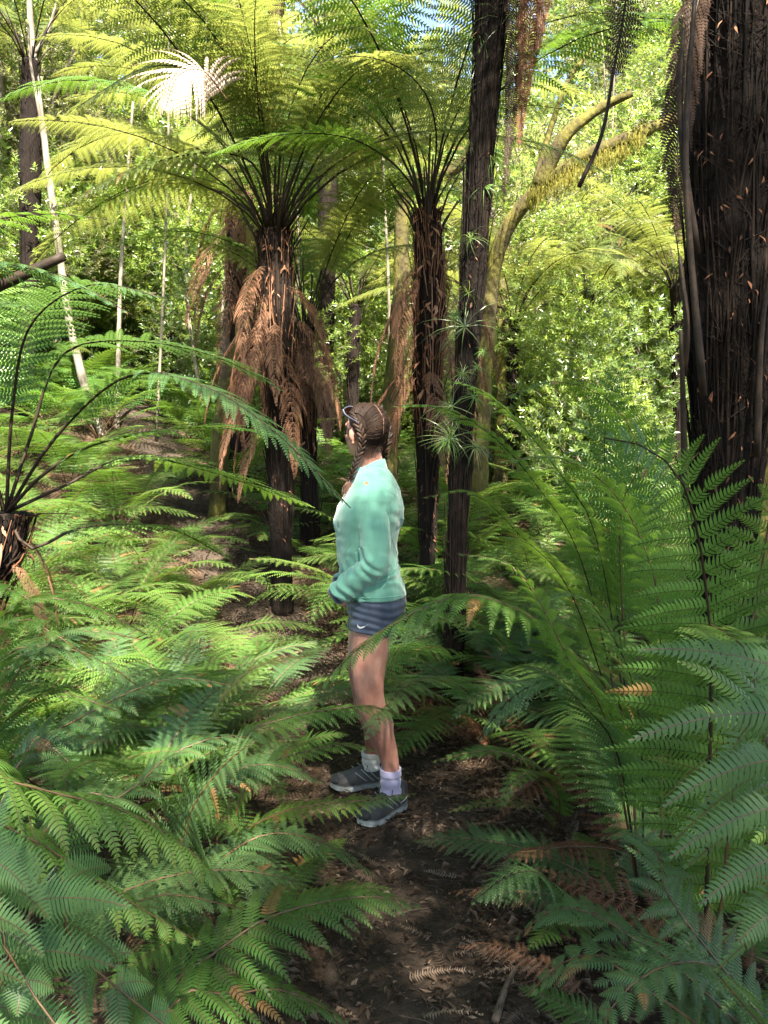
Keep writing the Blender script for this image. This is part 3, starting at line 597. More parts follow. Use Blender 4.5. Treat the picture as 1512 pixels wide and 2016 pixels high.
# J: lower right
fern((1.0, 1.45, ground_z(1.0, 1.45)), ('b2',), 2, .45, 'blue green fern in the lower right corner with combs reaching to the path', az0=-60, spread=120, explicit=[
    dict(pix=[None, (1330, 1900, 1.5), (1250, 1850, 1.5), (1170, 1800, 1.55), (1090, 1790, 1.6), (1010, 1850, 1.62)], width=.15, pairs=20, npin=20, droop=.45, mat='fern_blue', stem='stem_brown', stipe=.2, base_w=.8),
    dict(pix=[None, (1350, 2000, 1.4), (1260, 1940, 1.4), (1180, 1880, 1.45), (1100, 1900, 1.5), (1040, 1960, 1.5)], width=.17, pairs=18, npin=20, droop=.45, mat='fern_blue', stem='stem_brown', stipe=.2, base_w=.8),
    dict(pix=[None, (1340, 1800, 1.6), (1300, 1690, 1.7), (1250, 1640, 1.8), (1180, 1650, 1.85)], width=.15, pairs=20, npin=18, droop=.4, mat='fern_blue', stem='stem_brown', stipe=.3),
    dict(pix=[None, (1440, 1950, 1.35), (1400, 1900, 1.3), (1310, 1900, 1.25), (1220, 1960, 1.2), (1180, 2040, 1.2)], width=.16, pairs=20, npin=20, droop=.4, mat='fern_blue', stem='stem_brown', stipe=.25)])
fern(gp(1170, 2.15), ('b2',), 0, .5, 'small blue green fern leaning over the path edge above the crooked stick', explicit=[
    dict(pix=[None, (1120, 1780, 2.1), (1060, 1720, 2.05), (1000, 1725, 2.0), (925, 1780, 1.95)], width=.15, pairs=20, npin=14, droop=.8, mat='fern_blue', stem='stem_dark', stipe=.2)])
# left foreground, each frond where the photograph has it
fern((-.95, .95, ground_z(-.95, .95)), ('g2',), 0, .6, 'near fern in the lower left corner with yellow green combs hanging over the others', explicit=[
    dict(pix=[None, (-150, 1560, 1.15), (60, 1560, 1.2), (200, 1580, 1.25), (330, 1640, 1.3), (430, 1730, 1.33), (470, 1800, 1.35)], width=.185, pairs=26, npin=20, droop=1.25, mat='fern', stem='stem_brown', stipe=.32, ang0=80, stem_r=.004),
    dict(pix=[None, (-160, 1640, 1.05), (0, 1625, 1.1), (110, 1680, 1.13), (230, 1760, 1.16), (400, 1860, 1.2)], width=.18, pairs=26, npin=20, droop=1.3, mat='fern', stem='stem_brown', stipe=.32, stem_r=.004)])
fern((-.62, 1.25, ground_z(-.62, 1.25)), ('g2',), 0, .6, 'bright green fern whose frond spreads toward the path at the bottom', explicit=[
    dict(pix=[None, (330, 1960, 1.45), (420, 1880, 1.5), (520, 1810, 1.55), (640, 1775, 1.6), (740, 1765, 1.63), (830, 1782, 1.65)], width=.21, pairs=22, npin=20, droop=.75, mat='fern', stem='stem_brown', stipe=.18, stem_r=.004),
    dict(pix=[None, (200, 1880, 1.2), (230, 1800, 1.25), (330, 1760, 1.3), (480, 1790, 1.35)], width=.13, pairs=22, npin=18, droop=.5, mat='fern_blue', stem='stem_brown', stipe=.2),
    dict(pix=[None, (330, 1990, 1.35), (450, 1960, 1.4), (560, 1950, 1.45), (690, 2010, 1.5)], width=.16, pairs=22, npin=18, droop=.6, mat='fern', stem='stem_brown', stipe=.2)])
fern((-.75, .7, ground_z(-.75, .7)), ('b2',), 0, .6, 'darkest near fern at the very bottom left with long glossy combs', explicit=[
    dict(pix=[None, (60, 1800, .95), (140, 1870, 1.0), (250, 1960, 1.02), (400, 2080, 1.02)], width=.19, pairs=16, npin=26, droop=.55, mat='fern_blue', stem='stem_brown', stipe=.22, nrm=(.1, -.35, 1), base_w=.9),
    dict(pix=[None, (-60, 1760, .85), (0, 1850, .85), (60, 1950, .83), (140, 2060, .8)], width=.16, pairs=16, npin=24, droop=.5, mat='fern_blue', stem='stem_brown', stipe=.22, nrm=(.1, -.35, 1), base_w=.9)])
fern((-1.15, 1.7, ground_z(-1.15, 1.7)), ('b2',), 2, .8, 'dark green fern at the left with fronds crossing toward the clearing', az0=150, spread=120, explicit=[
    dict(pix=[None, (40, 1500, 1.9), (130, 1430, 1.95), (260, 1360, 2.0), (350, 1335, 2.05), (460, 1350, 2.1)], width=.2, pairs=26, npin=18, droop=.55, mat='fern_blue', stem='stem_brown', stipe=.2),
    dict(pix=[None, (120, 1600, 1.75), (240, 1570, 1.8), (330, 1490, 1.85), (430, 1450, 1.9), (500, 1455, 1.95)], width=.19, pairs=24, npin=18, droop=.5, mat='fern_blue', stem='stem_brown', stipe=.25),
    dict(pix=[None, (0, 1400, 1.6), (60, 1300, 1.6), (150, 1240, 1.65), (280, 1260, 1.7)], width=.18, pairs=24, npin=18, droop=.5, mat='fern_blue', stem='stem_brown', stipe=.3),
    dict(pix=[None, (-20, 1320, 1.5), (-10, 1240, 1.5), (60, 1220, 1.5), (180, 1300, 1.5)], width=.12, pairs=24, npin=14, droop=.6, mat='fern', stem='stem_brown', stipe=.3)])
fern((-.75, 2.0, ground_z(-.75, 2.0)), ('b2',), 2, .6, 'fern left of the path with an upright fan of blue green combs', az0=140, spread=160, explicit=[
    dict(pix=[None, (350, 1700, 2.0), (375, 1600, 1.95), (420, 1530, 1.9), (470, 1480, 1.85), (500, 1462, 1.8)], width=.2, pairs=22, npin=18, droop=.45, mat='fern_blue', stem='stem_brown', stipe=.22, nrm=(-.2, -.7, .9)),
    dict(pix=[None, (360, 1650, 2.0), (400, 1560, 2.05), (480, 1510, 2.1), (560, 1510, 2.15), (640, 1540, 2.2)], width=.17, pairs=24, npin=16, droop=.6, mat='fern_blue', stem='stem_brown', stipe=.25),
    dict(pix=[None, (400, 1730, 2.0), (480, 1660, 2.1), (560, 1640, 2.15), (660, 1670, 2.2), (740, 1725, 2.25)], width=.15, pairs=26, npin=15, droop=.6, mat='fern_blue', stem='stem_brown', stipe=.22)])
fern((-.55, 2.45, ground_z(-.55, 2.45)), ('g2',), 2, .55, 'fern just left of the path whose frond tips overlap the near shoe', az0=170, spread=120, explicit=[
    dict(pix=[None, (470, 1650, 2.45), (540, 1605, 2.45), (620, 1585, 2.45), (720, 1575, 2.48), (820, 1562, 2.5)], width=.125, pairs=26, npin=15, droop=.7, mat='fern', stem='stem_brown', stipe=.2),
    dict(pix=[None, (480, 1560, 2.5), (540, 1500, 2.52), (610, 1478, 2.55), (680, 1465, 2.6), (745, 1478, 2.65)], width=.12, pairs=24, npin=14, droop=.55, mat='fern', stem='stem_brown', stipe=.25),
    dict(pix=[None, (430, 1560, 2.4), (480, 1450, 2.4), (560, 1415, 2.45), (640, 1398, 2.5), (730, 1392, 2.55), (825, 1418, 2.6)], width=.15, pairs=30, npin=16, droop=.8, mat='fern', stem='stem_brown', stipe=.25)])
fern((-.9, 2.9, ground_z(-.9, 2.9)), ('g2',), 5, .75, 'fern left of the hiker with sunlit frond tips over the side of the path', explicit=[
    dict(pix=[None, (420, 1400, 3.0), (480, 1330, 3.0), (540, 1300, 3.0), (615, 1290, 3.05)], width=.14, pairs=24, npin=14, droop=.5, mat='fern_yellow', stem='stem_brown', stipe=.25)])

fern((-.98, 1.78, ground_z(-.98, 1.78)), ('g2', 'b2'), 6, .9, 'fern hiding the foot of the short tree fern at the left edge', explicit=[
    dict(pix=[None, (-40, 1360, 1.75), (-10, 1230, 1.7), (60, 1180, 1.7), (170, 1190, 1.75), (290, 1250, 1.8)], width=.17, pairs=26, npin=18, droop=.6, mat='fern', stem='stem_brown', stipe=.3),
    dict(pix=[None, (-60, 1440, 1.7), (-20, 1320, 1.65), (60, 1270, 1.62), (180, 1290, 1.65), (270, 1350, 1.7)], width=.17, pairs=26, npin=18, droop=.6, mat='fern_blue', stem='stem_brown', stipe=.3),
    dict(pix=[None, (-10, 1500, 1.7), (40, 1400, 1.65), (110, 1360, 1.65), (230, 1400, 1.65)], width=.16, pairs=24, npin=18, droop=.6, mat='fern', stem='stem_brown', stipe=.3),
    dict(pix=[None, (-130, 1250, 1.75), (-90, 1160, 1.72), (0, 1150, 1.7), (100, 1210, 1.68)], width=.15, pairs=24, npin=18, droop=.7, mat='fern', stem='stem_brown', stipe=.3)])
# the fern field: left of the path, right bank, behind
def clear(x, y, m=.62):
    return abs(x - path_x(y)) < m or (abs(x - .1) < .8 and 2.3 < y < 3.7)
for x, y, s_, n_, lab in [(-.40, 2.15, .45, 7, 'small fern at the left path edge below the far shoe'),
        (-.55, 3.1, .5, 7, 'fern crowding the path left of the hiker feet'), (.72, 2.25, .42, 6, 'low fern spreading over the brown fronds right of the near shoe'), (.66, 3.35, .5, 7, 'fern low behind the hiker calves on the right'),
        (-.70, 3.9, .6, 8, 'fern on the left of the bend in the path'), (.95, 1.9, .4, 5, 'small fern among dead fronds at lower right'), (.46, 3.95, .95, 8, 'fern at the foot of the leaning black trunk'), (.95, 3.7, .9, 7, 'tall fern just right of the foot of the leaning black trunk'), (.56, 3.62, 1.0, 8, 'arching fern hiding the foot of the leaning black trunk'), (.72, 4.6, .95, 8, 'fern behind the foot of the leaning black trunk'), (.30, 4.7, .8, 7, 'fern between the hiker back and the leaning black trunk'),
        (.62, 1.55, .34, 5, 'smallest fern at the bottom right of the path')]:
    fern((x, y, ground_z(x, y)), ('g2', 'b2'), n_, s_, lab, tilt=10 if s_ > .7 else 4)
NF = {}
def field(n, xr, yr, keys, sc, label, group, nfr=7, m=.62, ok=None):
    k = 0; tries = 0
    while k < n and tries < 4000:
        tries += 1; x = random.uniform(*xr); y = random.uniform(*yr)
        if clear(x, y, m) or (ok and not ok(x, y)): continue
        if any((x - a) ** 2 + (y - b) ** 2 < .15 for a, b in NF.get('p', [])): continue
        NF.setdefault('p', []).append((x, y)); k += 1
        fern((x, y, ground_z(x, y)), keys, nfr, random.uniform(*sc), label, group)
field(12, (-2.8, -.7), (2.45, 3.7), ('g2', 'b2'), (.6, .8), 'green fern in the dense bank close left of the path', 'ferns close left of the path', 7)
field(56, (-5, -.1), (3.3, 7.0), ('g1',), (.65, .95), 'green fern in the sun dappled field left of the hiker', 'ferns in the field left of the hiker', 8, .55)
field(34, (-.3, 3.2), (3.9, 7.5), ('g1',), (.85, 1.15), 'fern in the undergrowth behind the hiker around the dark trunks', 'ferns behind the hiker', 7, .5)
field(7, (1.3, 3.6), (2.7, 4.6), ('g1',), (.6, .8), 'fern on the shaded right bank near the massive trunk', 'ferns on the right bank', 7)
field(24, (-4.4, -1.2), (6.8, 10.5), ('g0',), (.7, 1.0), 'sunlit fern along the bend of the path on the left slope', 'ferns on the left slope', 7, .32)
field(62, (-6, 6), (6.6, 12.0), ('g0',), (.7, 1.1), 'small distant fern on the forest floor behind the clearing', 'distant ferns', 7, .5)

# grassy perching plants on the leaning trunk
def tuft(n, L):
    mb = MB()
    for _ in range(n):
        a = random.uniform(0, 2 * pi); l = L * random.uniform(.5, 1.1); e = random.uniform(.1, 1.3); d = np.array((cos(a) * cos(e), sin(a) * cos(e), sin(e)))
        s = unit(np.cross(d, (0, 0, 1))) * .0035; p = np.zeros(3); V = []
        for k in range(5):
            t = k / 4; V += [p - s * .6 * (1 - t * .9), p + s * .6 * (1 - t * .9)]; d = unit(d + np.array((0, 0, -.55))); p = p + d * l / 4
        mb.add(V, None, [(0 + 2 * i, 1 + 2 * i, 3 + 2 * i, 2 + 2 * i) for i in range(4)], random.random())
    return mb.mesh('tuft', [M['fern' if n % 2 else 'broad_dark']])
TUFT = [tuft(34, .20), tuft(25, .15), tuft(18, .26), tuft(41, .12)]
for k in range(26):
    py = random.uniform(10, 900); cx = np.interp(py, [0, 250, 560, 950], [968, 950, 930, 905]); px = cx + random.choice((-1, 1)) * random.uniform(5, 30)
    o = link('perching_plant', TUFT[k % 4]); p = W(px, py, 4.19); o.location = tuple(p); s_ = random.uniform(.45, 1.25); o.scale = (s_,) * 3; o.rotation_euler = (R(random.uniform(10, 75)), R(random.uniform(-30, 30)), random.uniform(-.6, .6))
    tag(o, 'grassy green tuft perched on the leaning black trunk', 'perching plant', 'grassy tufts on the leaning trunk')

# ------------------------------------------------------------------ broadleaf trees and shrubs behind
def leaf_blob(n_tw, r, seed, L=.075, wl=.36, per=11, squash=.85):
    rg = random.Random(seed); mb = MB()
    for k in range(n_tw):
        th = rg.uniform(0, 2 * pi); ph = math.acos(rg.uniform(-.75, 1)); rr_ = r * rg.uniform(.35, 1.0) ** .6
        rr_ *= 1 + .35 * noise.noise(Vector((th, ph * 2, seed)))
        c = np.array((sin(ph) * cos(th) * rr_, sin(ph) * sin(th) * rr_, cos(ph) * rr_ * squash))
        out = unit(c + np.array((0, 0, .4)) + np.array([rg.gauss(0, .3) for _ in range(3)]))
        st = c - out * rg.uniform(.15, .35) * r * .5
        tube(mb, [st, (st + c) / 2 + np.array([rg.gauss(0, .02) for _ in range(3)]), c], .004, .002, 3, rnd=.3, mat=1, cap=False)
        a = unit(np.cross(out, (.3, .2, 1))); b = np.cross(out, a); base_r = rg.random()
        for j in range(per):
            t = j / per; az = j * 2.4 + rg.random(); l = L * rg.uniform(.7, 1.2); el = .35 + .6 * t
            d = unit((a * cos(az) + b * sin(az)) * cos(el) + out * sin(el)); s = unit(np.cross(d, out) + np.array([rg.gauss(0, .3) for _ in range(3)])); nn = np.cross(s, d)
            p = c - out * (1 - t) * .09; w = l * wl * .5
            q1 = p + d * l * .4 - nn * l * .03
            mb.add([p, q1 + s * w + nn * w * .35, p + d * l - nn * l * .12, q1 - s * w + nn * w * .35, q1], [(0, 4, 1), (0, 3, 4)] if False else [(0, 1, 4), (4, 1, 2), (0, 4, 3), (4, 2, 3)], None, min(1, .5 * base_r + .5 * rg.random()))
    return mb
def blobs(key, mats, specs): LIB[key] = [leaf_blob(seed=i * 3 + 1, **s).mesh('foliage', mats) for i, s in enumerate(specs)]
blobs('bl', [M['broad'], M['bark_grey']], [dict(n_tw=330, r=1.0), dict(n_tw=300, r=1.1, L=.085), dict(n_tw=380, r=1.0, L=.06)])
blobs('bo', [M['broad_olive'], M['bark_grey']], [dict(n_tw=420, r=1.1, L=.045, wl=.4, per=12), dict(n_tw=380, r=1.0, L=.055, per=10)])
blobs('bd', [M['broad_dark'], M['bark_grey']], [dict(n_tw=260, r=1.1, L=.09), dict(n_tw=300, r=1.0, L=.07)])
def broad_tree(x, y, h, label, group, keys=('bl',), bark='bark_grey', r=.06, nb=5, bs=(.8, 1.3), h0=.35, lean=(0, 0), spread=1.0, cat='tree', name='broadleaf_tree', wob=.12):
    z = ground_z(x, y) - .05; o = thing(name, (x, y, z), label, cat, group)
    t = MB(); pts = [np.zeros(3)]; 
    for k in range(1, 6): pts.append(np.array((lean[0] * k / 5 + random.gauss(0, wob), lean[1] * k / 5 + random.gauss(0, wob), h * k / 5)))
    tube(t, pts, r, r * .35, 9, 26, jit=.08)
    P, _ = resample(pts, 20)
    for i in range(nb):
        f = h0 + (1 - h0) * (i + .5) / nb; c = P[min(19, int(f * 19))]; a = random.uniform(0, 2 * pi); d = spread * random.uniform(.3, 1.0)
        e = c + np.array((cos(a) * d, sin(a) * d, random.uniform(.1, .6)))
        tube(t, [c, (c + e) / 2 + np.array((0, 0, -.05)), e], r * .35, r * .1, 5, 8, jit=.08)
        s = random.uniform(*bs)
        local('foliage', random.choice(LIB[keys[i % len(keys)]]), o, tuple(e), (random.uniform(-.3, .3), random.uniform(-.3, .3), random.uniform(0, 6.28)), (s, s, s * random.uniform(.8, 1.1)))
    local('trunk', t.mesh('trunk', [M[bark]]), o)
    return o
def sky_gap(x, y): return -0.01 < x / y < 0.11      # open sky above the hiker
G1, G2, G3, G4 = 'glossy shrubs on the left slope', 'leafy trees behind the right clearing', 'tall trees closing the forest behind', 'low shrubs under the tall trees'
for k in range(20):
    x = random.uniform(-7.5, -.9); y = random.uniform(9.0, 13)
    broad_tree(x, y, (random.uniform(4.5, 7.5) if abs(x - .045 * y) > 2.4 else 4.2), 'glossy leaved green tree growing on the left slope', G1, ('bl', 'bl', 'bo') if x / y > -.28 else ('bo', 'bl', 'bo'), random.choice(('bark_grey', 'bark_pale')), .05, 6, (.7, 1.15), .2)
for k in range(16):
    x = random.uniform(.6, 7.5); y = random.uniform(8.5, 13)
    broad_tree(x, y, random.uniform(4.2, 7.5) if abs(x - .045 * y) > 2.4 else 4.2, 'leafy yellow green tree behind the right clearing', G2, ('bl', 'bo'), 'bark_grey', .05, 6, (.7, 1.15), .2)
for k in range(34):
    y = random.uniform(14, 24); x = random.uniform(-.75, .75) * y
    h = random.uniform(9, 15) 
    if -4.2 < x - .045 * y < 4.2: h = random.uniform(4.5, 5.5)
    broad_tree(x, y, h, 'tall dense tree closing the forest behind', G3, ('bd', 'bl', 'bo'), 'bark_grey', .10, 8, (1.5, 2.4), .1, spread=2.2)
for k in range(66):
    y = random.uniform(7.6, 15); x = random.uniform(-.62, .62) * y
    if k > 45: y = random.uniform(8.6, 11.5); x = random.uniform(-.55, -.03) * y
    if clear(x, y, .9): continue
    broad_tree(x, y, random.uniform(.8, 2.0) + (.7 if k > 45 else 0), 'low shrub on the forest floor', G4, ('bd', 'bl'), 'bark_grey', .02, 4, (.55, .95), .1, cat='shrub', spread=.7, name='shrub')
# thin bare saplings
for k in range(10):
    px = random.choice((random.uniform(180, 480), random.uniform(560, 860), random.uniform(950, 1350))); y = random.uniform(7.5, 12)
    b = gp(px, y); t = MB(); h = random.uniform(4, 7); l = random.gauss(0, .3); w = [random.gauss(0, .1) for _ in range(8)]
    tube(t, [(0, 0, 0), (l * .3 + w[0], w[1], h * .3), (l * .6 + w[2], w[3], h * .6), (l + w[4], w[5], h)], random.uniform(.014, .026), .008, 6, 16, jit=.1)
    ob = t.obj('sapling', M[random.choice(('bark_pale', 'bark_grey', 'bark_grey'))]); ob.location = b
    tag(ob, 'thin bare sapling stem among the undergrowth behind', 'sapling', 'thin sapling stems behind')
# named trunks
def trunk(pp, r, r1, mat, label, name='tree_trunk', parts=(), sides=10):
    P = [W(*p) for p in pp]; b = P[0].copy(); b[2] = min(b[2], ground_z(b[0], b[1])) if pp[0][1] >= 700 else b[2]; P[0] = b
    o = thing('tree', b, label, 'tree'); t = MB(); tube(t, [p - b for p in P], r, r1, sides, 50, jit=.16); local('trunk', t.mesh('trunk', [M[mat]]), o)
    for bp, br in parts:
        t = MB(); tube(t, [W(*p) - b for p in bp], br, br * .4, 7, 14, jit=.1); local('limb', t.mesh('limb', [M[mat]]), o)
    return o
trunk([(245, 960, 8.0), (180, 800, 8.0), (140, 650, 8.0), (115, 480, 8.0), (85, 260, 8.0), (62, 60, 8.0), (50, -120, 8.0)], .045, .025, 'bark_pale', 'pale slender tree leaning left on the far left of the slope', parts=[([(66, 110, 8.0), (95, 60, 8.0), (120, -30, 8.1)], .02), ([(85, 260, 8.0), (60, 120, 7.9), (55, 20, 7.8)], .02)])
trunk([(230, 900, 8.3), (231, 800, 8.3), (233, 700, 8.3), (240, 500, 8.4), (262, 200, 8.4)], .028, .012, 'bark_pale', 'thin straight bone white trunk on the left slope')
trunk([(425, 960, 6.8), (440, 800, 6.8), (470, 690, 6.8), (490, 590, 6.7), (500, 480, 6.7), (455, 330, 6.9)], .085, .05, 'bark_moss', 'crooked moss covered trunk leaning against the tallest tree fern')
trunk([(455, 900, 7.6), (455, 700, 7.6), (458, 550, 7.6), (462, 350, 7.6)], .09, .07, 'trunk_grey', 'straight dark trunk hung with green tufts left of the tallest tree fern')
trunk([(940, 1000, 6.6), (955, 700, 6.6), (985, 480, 6.6), (1060, 375, 6.5), (1150, 310, 6.4), (1240, 270, 6.4), (1350, 225, 6.4)], .085, .045, 'bark_moss', 'mossy tree with thick branches forking low behind the leaning black trunk',
      parts=[([(1060, 375, 6.5), (1110, 270, 6.4), (1180, 215, 6.4), (1245, 183, 6.3)], .075), ([(1045, 390, 6.5), (1085, 250, 6.6), (1130, 140, 6.7), (1240, 30, 6.8)], .03)])
trunk([(540, 500, 9.5), (530, 300, 9.5), (535, 120, 9.4), (550, -60, 9.4)], .12, .09, 'bark_moss', 'mossy yellow trunk rising above the tallest tree fern at the top', parts=[([(530, 110, 9.4), (440, 40, 9.3), (380, -20, 9.2)], .06)])
trunk([(755, 900, 7.5), (775, 760, 7.5), (790, 560, 7.5), (800, 380, 7.5), (900, 330, 7.4), (960, 250, 7.4)], .11, .05, 'bark_moss', 'mossy brown trunk behind the hiker head')
trunk([(985, 900, 8.0), (990, 700, 8.0), (985, 560, 8.0), (1000, 430, 8.0)], .08, .06, 'bark_moss', 'mossy upright trunk behind the low yellow tree fern')
trunk([(1500, 1150, 3.4), (1500, 900, 3.4), (1520, 700, 3.4), (1560, 300, 3.4), (1600, -400, 3.4), (1620, -1400, 3.4)], .13, .10, 'bark_moss', 'moss green trunk behind the massive trunk at the right edge')
trunk([(905, 700, 6.0), (915, 480, 6.0), (925, 330, 6.0), (935, 180, 6.0)], .05, .03, 'bark_pale', 'pale trunk peeping from behind the leaning black trunk')
for k in range(6):
    s_ = random.uniform(.2, .38); p = W(*((1290, 120, 6.2), (1330, 300, 6.2), (1180, 90, 6.6), (1050, 200, 6.7), (1120, 440, 6.3), (1250, 380, 6.3))[k])
    o = link('leafy_spray', LIB['bl'][k % 3]); o.location = tuple(p); o.scale = (s_, s_, s_ * .8); o.rotation_euler = (0, 0, random.uniform(0, 6)); tag(o, 'leafy spray growing among the mossy branches', 'branch', 'leafy sprays on the mossy branches')
# hanging moss on the mossy limbs
mb = MB(); o0 = W(1150, 300, 6.4)
for _ in range(1500):
    t = random.random(); p = W(1040 + 230 * t, 385 - 120 * t + random.gauss(-8, 11), 6.35) - o0 + np.array((0, random.gauss(0, .05), -.04)); l = random.uniform(.01, .07) * (1 + 2.2 * max(0, noise.noise(Vector((t * 9, 0, 0)))) )
    d = np.array((random.gauss(0, .25), random.gauss(0, .25), -1)); s = np.array((.004, 0, 0))
    mb.add([p - s, p + s, p + d * l], [(0, 1, 2)], None, random.random())
ob = mb.obj('hanging_moss', M['moss']); ob.location = tuple(o0); tag(ob, label='yellow green moss hanging from the thick mossy branches', kind='stuff')

# ------------------------------------------------------------------ unseen trees added overhead to shade and dapple the foreground
for k, (x, y, h, nb, s) in enumerate([(-2.6, -2.6, 7.0, 5, 1.1), (2.8, -2.2, 7.4, 5, 1.1), (-4.2, .4, 7.0, 3, 1.0), (4.4, 1.0, 7.2, 5, 1.2), (-.8, -3.2, 6.4, 3, .9)]):
    broad_tree(x, y, h, 'unseen broadleaf tree added behind the viewer to shade the path', 'added shade trees behind the viewer', ('bl', 'bd'), 'bark_grey', .09, nb, (s * .8, s * 1.15), .55, spread=1.5)
for k, (x, y, h) in enumerate([(-1.4, -1.6, 4.6), (1.6, -1.0, 4.9), (-2.6, .2, 4.4), (3.0, .6, 4.6), (.45, -.9, 4.2), (1.9, 1.0, 4.4)]):
    tree_fern([(x, y, 0), (x + .05, y, h * .5), (x, y, h)], [.1, .08, .1, .1], 'unseen tree fern added behind the viewer to shade the path', crown=fan(('tg1',), 13 if k != 4 else 7, 10, (.9, 1.1), (-5, 8)), nf=60, ncurl=0, group='added shade tree ferns behind the viewer')

# ------------------------------------------------------------------ the hiker
def fabric(name, col, col2, rough=0.85, wscale=420, bump=.12, sheen=.4, low=6):
    m, n, l, out = nodes(name); tc = n.new('ShaderNodeTexCoord')
    nz = n.new('ShaderNodeTexNoise'); nz.inputs['Scale'].default_value = low; nz.inputs['Detail'].default_value = 5; l.new(tc.outputs['Object'], nz.inputs[0])
    rp = ramp(n, [(.35, col), (.7, col2)]); l.new(nz.outputs['Fac'], rp.inputs[0])
    p = n.new('ShaderNodeBsdfPrincipled'); l.new(rp.outputs[0], p.inputs['Base Color']); p.inputs['Roughness'].default_value = rough
    p.inputs['Sheen Weight'].default_value = sheen; p.inputs['Sheen Roughness'].default_value = .5; p.inputs['Specular IOR Level'].default_value = .25
    b = n.new('ShaderNodeTexNoise'); b.inputs['Scale'].default_value = wscale; b.inputs['Detail'].default_value = 2; l.new(tc.outputs['Object'], b.inputs[0])
    bm = n.new('ShaderNodeBump'); bm.inputs['Strength'].default_value = bump; bm.inputs['Distance'].default_value = .002; l.new(b.outputs['Fac'], bm.inputs['Height']); l.new(bm.outputs[0], p.inputs['Normal'])
    l.new(p.outputs[0], out.inputs[0]); return m
M['jacket'] = fabric('mint_fleece', (.082, .225, .172), (.096, .255, .193))
M['jacket_trim'] = fabric('teal_seam', (.09, .30, .22), (.11, .34, .25))
M['navy'] = fabric('navy_trim', (.015, .02, .04), (.02, .03, .06))
M['shorts'] = fabric('slate_shorts', (.030, .042, .068), (.044, .058, .090), .42, 500, .05, .1)
M['sock'] = fabric('lilac_sock', (.28, .27, .42), (.38, .37, .52), .95, 300, .3)
M['sock_grey'] = fabric('grey_sock', (.40, .40, .38), (.50, .50, .48), .95, 300, .3)
M['shoe'] = fabric('shoe_mesh', (.03, .032, .036), (.09, .087, .083), .75, 700, .3, .1, 14)
M['shoe_dark'] = fabric('shoe_dark', (.016, .018, .02), (.03, .032, .036), .6, 300, .2, .1)
M['sole'] = solid_mat('shoe_sole', [(.3, (.20, .23, .24)), (.7, (.36, .40, .40))], .6, 30, .2)
M['white'] = solid_mat('print_white', [(.3, (.75, .75, .75)), (.7, (.8, .8, .8))], .6, 30, 0)
M['orange'] = solid_mat('badge_orange', [(.3, (.30, .10, .03)), (.7, (.45, .20, .08))], .7, 200, 0)
M['hair'] = solid_mat('hair_brown', [(.1, (.005, .003, .002)), (.5, (.011, .006, .004)), (.95, (.034, .018, .011))], .55, 60, .5, .15, (1, 1, .3), 240, .003, usernd=True)
M['hair_tip'] = solid_mat('hair_tip', [(.3, (.16, .08, .06)), (.7, (.32, .18, .14))], .45, 60, .5, .5, (1, 1, .3), 240, .003)
M['lens'] = solid_mat('lens_brown', [(.3, (.05, .018, .008)), (.7, (.09, .03, .012))], .08, 4, 0, .8)
M['eye'] = solid_mat('eye_white', [(.3, (.3, .28, .26)), (.7, (.35, .33, .31))], .2, 4, 0)
M['iris'] = solid_mat('iris_brown', [(.3, (.04, .02, .01)), (.7, (.06, .03, .02))], .2, 4, 0)
def skin():
    m, n, l, out = nodes('skin'); tc = n.new('ShaderNodeTexCoord'); nz = n.new('ShaderNodeTexNoise'); nz.inputs['Scale'].default_value = 9; nz.inputs['Detail'].default_value = 6
    l.new(tc.outputs['Object'], nz.inputs[0]); rp = ramp(n, [(.3, (.20, .085, .062)), (.48, (.30, .145, .108)), (.66, (.41, .23, .175))]); l.new(nz.outputs['Fac'], rp.inputs[0])
    p = n.new('ShaderNodeBsdfPrincipled'); l.new(rp.outputs[0], p.inputs['Base Color']); p.inputs['Roughness'].default_value = .5; p.inputs['Specular IOR Level'].default_value = .35
    p.inputs['Subsurface Weight'].default_value = .12; p.inputs['Subsurface Scale'].default_value = .02; p.inputs['Subsurface Radius'].default_value = (1, .35, .2)
    nb = n.new('ShaderNodeTexNoise'); nb.inputs['Scale'].default_value = 180; l.new(tc.outputs['Object'], nb.inputs[0]); bm = n.new('ShaderNodeBump'); bm.inputs['Strength'].default_value = .12; bm.inputs['Distance'].default_value = .002
    l.new(nb.outputs['Fac'], bm.inputs['Height']); l.new(bm.outputs[0], p.inputs['Normal']); l.new(p.outputs[0], out.inputs[0]); return m
M['skin'] = skin()

